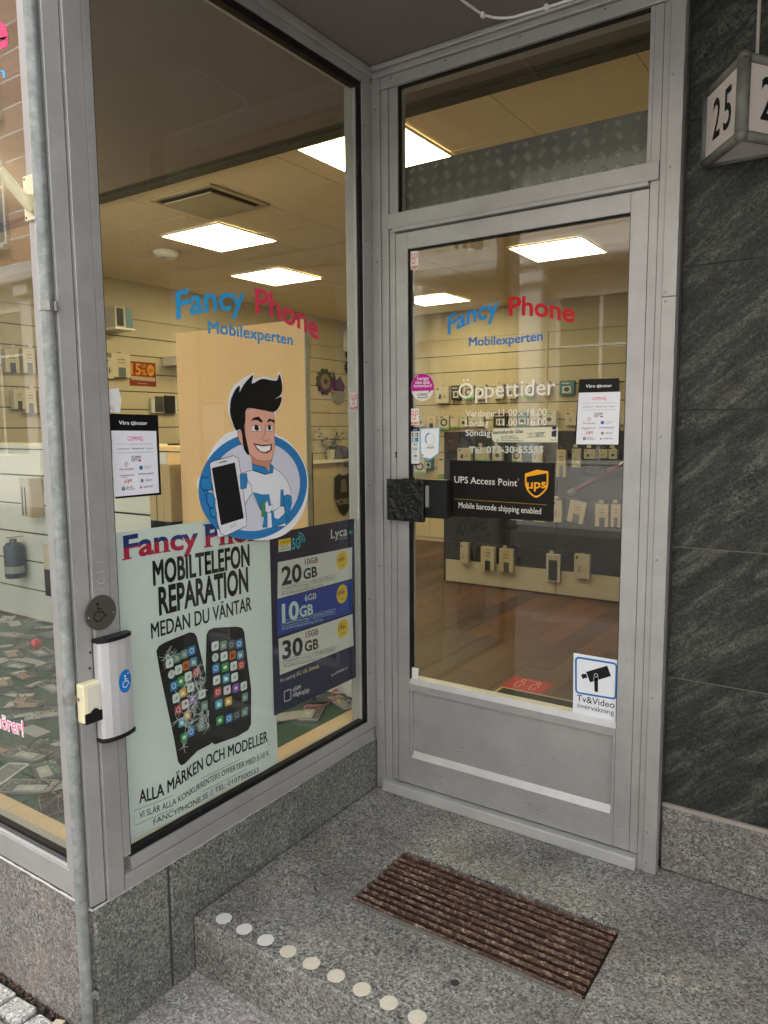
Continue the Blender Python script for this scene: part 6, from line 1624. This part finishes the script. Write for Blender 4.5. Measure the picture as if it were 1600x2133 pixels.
# left wall things
kk = 'sSssSsSp'
for i, rc in enumerate(T['k_l']): pack(kk[i], 0, -4.43, 1, rc, .05, f'{NM[kk[i]]}, ' + ('%s in upper row through street window' % ORD[i] if i < 3 else '%s in lower row through street window' % ORD[i-3] if i < 6 else ('beside the orange offer sheet' if i == 6 else 'next to the corner post by the orange offer sheet')), 'packages on the far left wall', hook=lw)
o = thing('offer_sheet', 'brown sheet offering fifteen percent off on the far left wall', 'poster', (-4.43, 2.48, 1.78))
f = Flat(lambda a, z, n: (-4.432+n, a, z)); u0, z0, u1, z1 = T['k_ll'][0]; f.poly(C('7a2f16'), [(u0,z1),(u1,z1),(u1,z0),(u0,z0)], .0); H = z1-z0
f.text(C('c98a14'), '15', [(u0+.02,z0+H*.47), (u0+.135,z0+H*.47)], H*.44, .001, bold=.03); f.text(C('c98a14'), '%', [(u0+.14,z0+H*.47), (u0+.20,z0+H*.47)], H*.22, .001, bold=.02); f.text(C('c98a14'), 'OFF', [(u0+.14,z0+H*.76), (u0+.20,z0+H*.76)], H*.15, .001, bold=.01)
f.ell(C('c98a14'), (u0+.25,z0+H*.68), .042, H*.24, .001); f.text(C('7a2f16'), 'ups', [(u0+.225,z0+H*.62), (u0+.278,z0+H*.62)], H*.16, .002, bold=.02)
f.poly(C('a89a84'), [(u0+.02,z0+H*.25),(u1-.01,z0+H*.22),(u1-.01,z0+H*.38),(u0+.02,z0+H*.40)], .001); f.stroke(C('b08a7c'), [(u0+.09,z0+H*.11),(u0+.20,z0+H*.11)], .006, .001); f.build(o, 'print', {C('7a2f16'): 'paper_sheet'})
sk = thing('wall_shelf', 'small white shelf bracket on the far left wall', 'shelf', (-4.3, 2.15, 2.25)); bx('shelf_board', WHITE_P, sk, -4.43, -4.20, 2.03, 2.24, 2.262, 2.28)
s2 = thing('boxed_speaker', 'teal and white box with a black speaker picture on the small wall shelf', 'package', (-4.3, 2.15, 2.281)); bx('carton', CARD_W, s2, -4.42, -4.23, 2.05, 2.165, 2.2812, 2.465); bx('carton_side', TEALP, s2, -4.42, -4.228, 2.166, 2.235, 2.2812, 2.465); bx('speaker_picture', BLACK, s2, -4.2295, -4.228, 2.07, 2.14, 2.295, 2.45)
s3 = thing('glass_shelf', 'pale empty wall shelf beside the peach screen', 'shelf', (-4.3, 2.9, 2.06)); bx('shelf_board', WHITE_P, s3, -4.43, -4.12, 2.72, 3.35, 2.062, 2.08); bx('bracket', WHITE_P, s3, -4.43, -4.2, 2.73, 2.745, 1.99, 2.061); bx('bracket', WHITE_P, s3, -4.43, -4.42, 3.05, 3.08, 1.55, 1.80)
u0, z0, u1, z1 = T['k_ll'][1]
s4 = thing('leaflet_holder', 'clear wall holder with two dark leaflets', 'leaflet holder', (-4.4, 2.7, 1.53)); bx('holder_back', POUCH, s4, -4.43, -4.40, u0-.03, u1, z0, z0+.14); bx('leaflet', PCB, s4, -4.399, -4.392, u0+.01, u0+.11, z0+.01, z1-.01); bx('leaflet', BLACK, s4, -4.398, -4.388, u0+.12, u1-.03, z0, z1); bx('leaflet_cover', GREY_C, s4, -4.3915, -4.390, u0+.03, u0+.09, z0+.03, z0+.08)
# vase with white paper flowers on the counter
vx, vy = -1.395, .42
vz = thing('flower_vase', 'cream flower ornament with a dark centre on the counter beside the peach screen', 'vase', (vx, vy, 1.285)); VW = pm('cream_petal', (.62,.56,.44), .6)
MB().lathe([(.018,0),(.024,.02),(.016,.05),(.02,.055)], (vx,vy,1.2855), 16).build('foot', VW, vz, smooth=True); MB().ball((vx+.008,vy-.02,1.362), .016, 12, 8).build('flower_centre', PCB, vz)
rnd = random.Random(8); mb = MB()
for k in range(44):
    a = rnd.random()*6.28; el = rnd.uniform(-.5,1.5); d = Vector((math.cos(a)*math.cos(el), math.sin(a)*math.cos(el), math.sin(el))); c0 = Vector((vx,vy,1.362)); p1 = c0+d*rnd.uniform(.03,.046); s_ = d.cross(Vector((0,0,1))).normalized()*.006
    mb.add([c0+d*.015-s_*.5, c0+d*.015+s_*.5, p1+s_, p1+d*.006, p1-s_], [(0,1,2,3,4)])
mb.build('petals', VW, vz, fix=False)
bo = thing('counter_clutter', 'black tray with a cable on the counter behind the services sheet', 'tray', (-1.47,.4,1.285)); bx('tray', BLACK, bo, -1.56, -1.42, .36, .46, 1.2855, 1.295); MB().tube(cr([(-1.44,.34,1.287),(-1.43,.33,1.31),(-1.40,.33,1.312),(-1.39,.34,1.287)]), .003, 6).build('cable_loop', GREY_C, bo)
# dark gear standing on the counter seen through the street window
for i, (xx, ww, hh) in enumerate(((-2.52,.12,.085), (-2.20,.07,.09))):
    o = thing('card_terminal', ['wide black card terminal on the counter seen through the street window','small black speaker on the counter seen through the street window'][i], 'device', (xx,.4,1.285)); bx('body', BLACK, o, xx-ww, xx+ww, .36, .48, 1.2855, 1.2855+hh*.7, bevel=.01); bx('screen', SCRB, o, xx-ww*.6, xx+ww*.6, .355, .3595, 1.30, 1.2855+hh*.6); MB().tube([(xx,.40,1.2855+hh*.7),(xx,.40,1.2855+hh)], .02, 12).build('knob', GREY_C, o)
# goods hanging on the partition
o = thing('spray_can', 'dark blue spray can pack hanging on the white partition', 'spray can', (-2.65,.14,.51)); MB().lathe([(.0,0),(.052,0),(.056,.01),(.056,.185),(.04,.205),(.02,.21),(.02,.228),(0,.23)], (-2.65,.11,.51), 20).build('can', pm('can_blue', (.05,.075,.10), .35, .3), o, smooth=True); MB().lathe([(.0565,.03),(.0567,.031),(.0567,.07),(.0565,.071)], (-2.65,.11,.51), 20).build('label_band', BATT, o); MB().tube([(-2.65,.17,.748),(-2.65,.08,.748),(-2.65,.07,.756)], .003, 6).build('hook', HK, o)
o = thing('cable_box', 'tall cream and black box hanging on the white partition by the conduit', 'package', (-2.25,.14,.45)); bx('card_box', CARD, o, -2.30, -2.20, .08, .165, .60, .735); bx('black_base', BLACK, o, -2.30, -2.20, .08, .165, .45, .5995); bx('side_print', GREY_C, o, -2.301, -2.3003, .09, .15, .62, .72)
o = thing('tall_box', 'tall white box with two dark stripes on the white partition', 'package', (-2.46,.14,.88)); bx('card_box', CARD_W, o, -2.51, -2.42, .09, .165, .88, 1.10); bx('stripe', GREY_C, o, -2.495, -2.485, .0885, .0899, .89, 1.05); bx('stripe', GREY_C, o, -2.465, -2.455, .0885, .0899, .89, 1.05); bx('box_edge', pm('kraft_card', (.45,.33,.17), .7), o, -2.4198, -2.405, .09, .165, .88, 1.10)
for i, xx in enumerate((-1.37, -1.315, -1.265)):
    o = thing('slim_box', ['first of three slim kraft boxes under the services sheet','middle of three slim kraft boxes under the services sheet','last of three slim kraft boxes under the services sheet'][i], 'package', (xx,.12,.84), 'slim kraft boxes on the partition'); bx('card_box', pm('kraft_card', (.45,.33,.17), .7), o, xx-.024, xx+.024, .10, .168, .93, 1.20); bx('black_base', BLACK, o, xx-.024, xx+.024, .10, .168, .84, .9295)

# right part of the view through the side window: back desk and wall ornaments
BM = T['b_misc']
ds = thing('back_desk', 'white desk against the far left wall behind the screen', 'desk', (-4.2, 5.4, 0)); bx('desk_top', WHITE_P, ds, -4.432, -4.33, 4.7, 5.88, .925, .962); bx('desk_front', WALLP, ds, -4.432, -4.40, 4.75, 5.88, .0, .9245)
SHM = pm('shield_black', (.02,.021,.02), .5); SHG = pm('shield_grey', (.16,.15,.13), .5)
o = thing('shield_sign', 'black shield shaped mobile badge hanging on the white desk front', 'sign', (-4.39,5.6,.35)); f = Flat(lambda a, z, n: (-4.392+n, a, z))
ca, zt_ = 5.60, .72; shp_ = [(ca-.20,zt_),(ca-.10,zt_+.05),(ca,zt_+.02),(ca+.10,zt_+.05),(ca+.20,zt_),(ca+.21,zt_-.28),(ca+.10,zt_-.46),(ca,zt_-.52),(ca-.10,zt_-.46),(ca-.21,zt_-.28)]
f.poly(SHM, shp_, 0); f.stroke(SHG, shp_, .012, .002, True); f.poly(SHG, [(ca-.05,zt_-.03),(ca+.05,zt_-.03),(ca+.07,zt_-.20),(ca-.07,zt_-.20)], .002); f.text(C('8d8a7c'), 'MOBILE', [(ca-.19,zt_-.36), (ca+.19,zt_-.36)], .075, .004, bold=.03); f.build(o, 'badge')
def leafy(name, label, c, n, spread, hang, sd):
    t = thing(name, label, 'plant', c); rnd = random.Random(sd); lm = MB(); st = MB(); LF = pm('plant_leaf', (.03,.055,.02), .5, 0, .3, 60)
    for k in range(7):
        a = rnd.random()*6.28; p = [Vector(c)]
        for s in range(4): p.append(p[-1]+Vector((math.cos(a)*spread*.18, math.sin(a)*spread*.3, (-.07 if hang else .05)+rnd.uniform(-.02,.03))))
        st.tube(p, .003, 5)
        for q in p:
            for m_ in range(n):
                d = Vector((rnd.uniform(-1,1), rnd.uniform(-1,1), rnd.uniform(-.6,.8))).normalized(); b = q+d*.012; e = b+d*.045; s_ = d.cross(Vector((rnd.random(),rnd.random(),1))).normalized()*.014; mid = (b+e)/2
                lm.add([b, mid+s_, e, mid-s_], [(0,1,2,3)])
    lm.build('leaves', LF, t, fix=False); st.build('stem', LF, t); return t
leafy('hanging_plant', 'trailing green plant hanging over the shield badge', (-4.36,5.56,.96), 5, .35, True, 1)
pt = leafy('potted_plant', 'small green plant in a pale pot on the white desk', (-4.37,5.31,1.10), 4, .25, False, 2); MB().lathe([(0,0),(.045,0),(.06,.13),(.05,.13),(0,.11)], (-4.37,5.31,.963), 16).build('pot', CARD_W, pt)
o = thing('gift_bag', 'shiny grey wrapped bag on the white desk', 'bag', (-4.38,5.55,.963)); MB().hexa([(-4.42,5.40,.963),(-4.34,5.40,.963),(-4.34,5.74,.963),(-4.42,5.74,.963)], [(-4.41,5.44,1.15),(-4.37,5.44,1.15),(-4.37,5.68,1.12),(-4.41,5.68,1.12)]).build('bag_body', pm('bag_foil', (.14,.14,.17), .25, .3, .5, 20), o, bevel=.03); MB().ball((-4.34,5.57,1.06), .07, 14, 8, sx=.3).build('bag_print', pm('bag_violet', (.09,.06,.15), .4), o)
def gear(name, label, a, z, r_, m):
    t = thing(name, label, 'wall ornament', (-4.42, a, z-r_)); pts = []
    for k in range(24): rk = r_*(1 if k % 2 else .86); pts += [(a+rk*math.cos(k*math.pi/12), z+rk*math.sin(k*math.pi/12))]
    MB().prism(pts, 0, -4.43, -4.41).build('gear_ring', m, t); MB().prism([(a+r_*.55*math.cos(k*math.pi/10), z+r_*.55*math.sin(k*math.pi/10)) for k in range(20)], 0, -4.409, -4.405).build('gear_face', pm('gear_brass', (.18,.15,.08), .4), t); MB().prism([(a+r_*.22*math.cos(k*math.pi/6), z+r_*.22*math.sin(k*math.pi/6)) for k in range(12)], 0, -4.404, -4.398).build('gear_hub', m, t)
gear('gear_ornament', 'dark gear wall ornament close to the peach screen', 5.27, 1.95, .17, SHM); gear('gear_ornament', 'small dark gear ornament near the window gasket', 5.80, 2.16, .10, SHM)
o = MB().prism([(5.78+.055*math.cos(k*math.pi/10), 2.33+.055*math.sin(k*math.pi/10)) for k in range(20)], 0, -4.43, -4.41).build('round_ornament', SHM, None, loc=(-4.42,5.78,2.28)); tag(o, 'plain black disc ornament above the small gear ornament', 'wall ornament')
o = thing('neon_sign', 'violet and grey wall sign between the gear ornaments', 'sign', (-4.42,5.56,1.68)); f = Flat(lambda a, z, n: (-4.425+n, a, z)); f.poly(pm('violet_sign', (.05,.015,.07), .5), [(5.42,1.90),(5.46,2.10),(5.52,1.98),(5.60,2.04),(5.70,1.92),(5.68,1.84),(5.44,1.84)], 0); f.poly(pm('grey_sign', (.20,.19,.16), .5), [(5.40,1.83),(5.72,1.83),(5.68,1.70),(5.56,1.66),(5.44,1.70)], 0); f.build(o, 'sign_plate')
o = thing('wall_box', 'white rounded alarm box high on the back of the side window view', 'wall box', (-4.4,5.9,2.3)); bx('cover', WHITE_P, o, -4.43, -4.36, 5.66, 5.86, 2.36, 2.62, bevel=.02)
o = thing('white_cabinet', 'low white cabinet at the foot of the back wall', 'cabinet', (-3.2, 5.7, 0)); bx('carcass', pm('cabinet_cream', (.60,.52,.36), .5), o, -3.48, -2.5, 5.45, 5.86, .0, .40); bx('door', pm('cabinet_cream', (.60,.52,.36), .5), o, -3.44, -2.98, 5.435, 5.4495, .05, .36, bevel=.002); bx('door', pm('cabinet_cream', (.60,.52,.36), .5), o, -2.97, -2.53, 5.435, 5.4495, .05, .36, bevel=.002)

# floor mat and sticker
MATM = pm('charcoal_mat', (.02,.02,.019), .95, 0, .4, 300, .8)
mt = thing('door_mat', 'charcoal floor mat with pale edging just inside the door', 'mat', (.4, .8, .001)); bx('mat_pile', MATM, mt, -.045, 1.15, .30, 1.235, .0008, .007); bx('mat_edging', pm('mat_edging', (.36,.28,.17), .6), mt, -.060, 1.15, 1.2355, 1.252, .0008, .006); bx('mat_edging', pm('mat_edging', (.36,.28,.17), .6), mt, -.062, -.0455, .30, 1.235, .0008, .006)
REDS = C('9c2a2a'); o = thing('floor_sticker', 'red distance floor sticker with two outlined figures past the mat', 'floor sticker', (.03, 1.35, .001)); f = Flat(lambda a, z, n: (a, z, .0009+n)); f.poly(REDS, [(-.075,1.262),(.150,1.262),(.150,1.455),(-.075,1.455)], 0)
PKL = C('d8a09c')
for cx_ in (-.005, .080):
    f.arc(PKL, (cx_,1.41), .012, .016, .004, .0003, 0, 360, 14); f.stroke(PKL, [(cx_-.012,1.388),(cx_-.024,1.345),(cx_-.014,1.345),(cx_-.012,1.30),(cx_+.012,1.30),(cx_+.014,1.345),(cx_+.024,1.345),(cx_+.012,1.388)], .004, .0003, True)
for k in range(3): f.ell(PKL, (.028+.010*k,1.34), .002, .003, .0003, 8)
f.stroke(PKL, [(-.02,1.43),(.09,1.43)], .003, .0003); f.build(o, 'print', {REDS: 'sticker_sheet'})

# ================================================================ HOUSES ACROSS THE STREET (seen as reflections)
def house(label, x0, x1, h, wallm, trim, n, sh_h, brick, loc, base_col):
    t = thing('town_house', label, 'building', loc, 'houses across the street'); Y = -11.0
    bx('wall', wallm, t, x0, x1, Y-8, Y, -.2, h)
    bx('base_course', base_col, t, x0, x1, Y+.002, Y+.10, -.18, .65)
    W = (x1-x0)/n; DKG = pm('dark_house_glass', (.035,.04,.042), .15); FRM = pm('house_window_frame', (.62,.60,.55), .5)
    for k in range(n+1):
        xc = x0+k*W; xa, xb = max(x0, xc-.24), min(x1, xc+.24)
        bx('pilaster', trim, t, xa, xb, Y+.11, Y+.34, -.18, sh_h, bevel=.02); bx('pilaster_capital', trim, t, xa-.08, xb+.08, Y+.105, Y+.46, sh_h+.002, sh_h+.30, bevel=.04)
    bx('cornice', trim, t, x0, x1, Y+.003, Y+.55, sh_h+.304, sh_h+.55, bevel=.05); bx('cornice', trim, t, x0, x1, Y+.003, Y+.40, sh_h+.554, sh_h+.80, bevel=.03)
    bx('roof_cornice', trim, t, x0, x1, Y+.003, Y+.8, h-.5, h-.05, bevel=.06)
    floors = [(.75, sh_h-.25, W-1.0)]; z = sh_h+1.5
    while z+1.9 < h-.6: floors.append((z, z+1.9, 1.15)); z += 3.1
    for fi, (za, zb, w) in enumerate(floors):
        for k in range(n):
            cx = x0+(k+.5)*W
            wd = bx('window', DKG, t, cx-w/2, cx+w/2, Y+.004, Y+.03, za, zb)
            mb = MB(); fw_ = .07
            mb.box(cx-w/2-fw_, cx-w/2, Y+.0045, Y+.08, za-fw_, zb+fw_).box(cx+w/2, cx+w/2+fw_, Y+.0045, Y+.08, za-fw_, zb+fw_).box(cx-w/2+.001, cx+w/2-.001, Y+.0045, Y+.08, za-fw_, za-.001).box(cx-w/2+.001, cx+w/2-.001, Y+.0045, Y+.08, zb+.001, zb+fw_)
            mb.box(cx-.03, cx+.03, Y+.031, Y+.075, za+.001, zb-.001).box(cx-w/2+.001, cx+w/2-.001, Y+.032, Y+.07, zb-(zb-za)*.30-.03, zb-(zb-za)*.30+.03); mb.build('window_frame', FRM, wd)
            if fi and k % 2 == 0: bx('curtain', CARD_W, wd, cx-w/2+.02, cx-w/2+w*.22, Y+.0302, Y+.0308, za+.05, zb-.05)
            if fi: bx('window_sill', trim, wd, cx-w/2-.15, cx+w/2+.15, Y+.005, Y+.20, za-.17, za-.075)
    if brick:
        for k in range(n*2):
            xa = x0+.05+k*W/2
            for j in range(14):
                zz = sh_h+.95+j*.62
                if zz+.58 < h-.55: bx('brick_band', brick[j % 2], t, xa, xa+W/2-.06, Y-.05, Y+.0018, zz, zz+.58)
    return t
SAND = pm('sandstone', (.58,.54,.48), .85, 0, .15, 3, .2); OCH = pm('ochre_plaster', (.46,.36,.24), .85, 0, .12, 2); GRYP = pm('grey_plaster', (.60,.59,.57), .85, 0, .12, 2); BRK1 = pm('red_brick', (.33,.175,.11), .9, 0, .35, 14, .4); BRK2 = pm('red_brick_pale', (.40,.23,.15), .9, 0, .35, 14, .4); TRD = pm('grey_stone_trim', (.42,.42,.40), .8, 0, .15, 4); SLT = pm('white_stone_trim', (.78,.77,.73), .8, 0, .1, 4)
house('sandstone house with pale pilasters straight across the street', -9.0, 6.0, 6.9, SAND, SLT, 6, 3.9, None, (-1.5,-11,0), GRYP)
house('red brick house with grey stone ground floor across the street', -30.0, -9.1, 14, GRYP, TRD, 6, 4.6, (BRK1, BRK2), (-20,-11,0), TRD)
house('ochre plaster house across the street on the right', 6.1, 24, 7.0, OCH, SLT, 6, 4.0, None, (15,-11,0), GRYP)
nb = thing('town_house', 'neighbouring plaster house beyond the shop building on the same side', 'building', (-13, 0, 0)); bx('wall', GRYP, nb, -20, -6.45, -1.25, 6, -.3, 12); bx('base_course', TRD, nb, -20, -6.45, -1.31, -1.2505, -.3, .7)
nb = thing('town_house', 'stone house beyond the entrance pier on the same side', 'building', (11, 0, 0)); bx('wall', SAND, nb, 6.05, 20, -1.25, 6, -.3, 12); bx('base_course', TRD, nb, 6.05, 20, -1.31, -1.2505, -.3, .7)
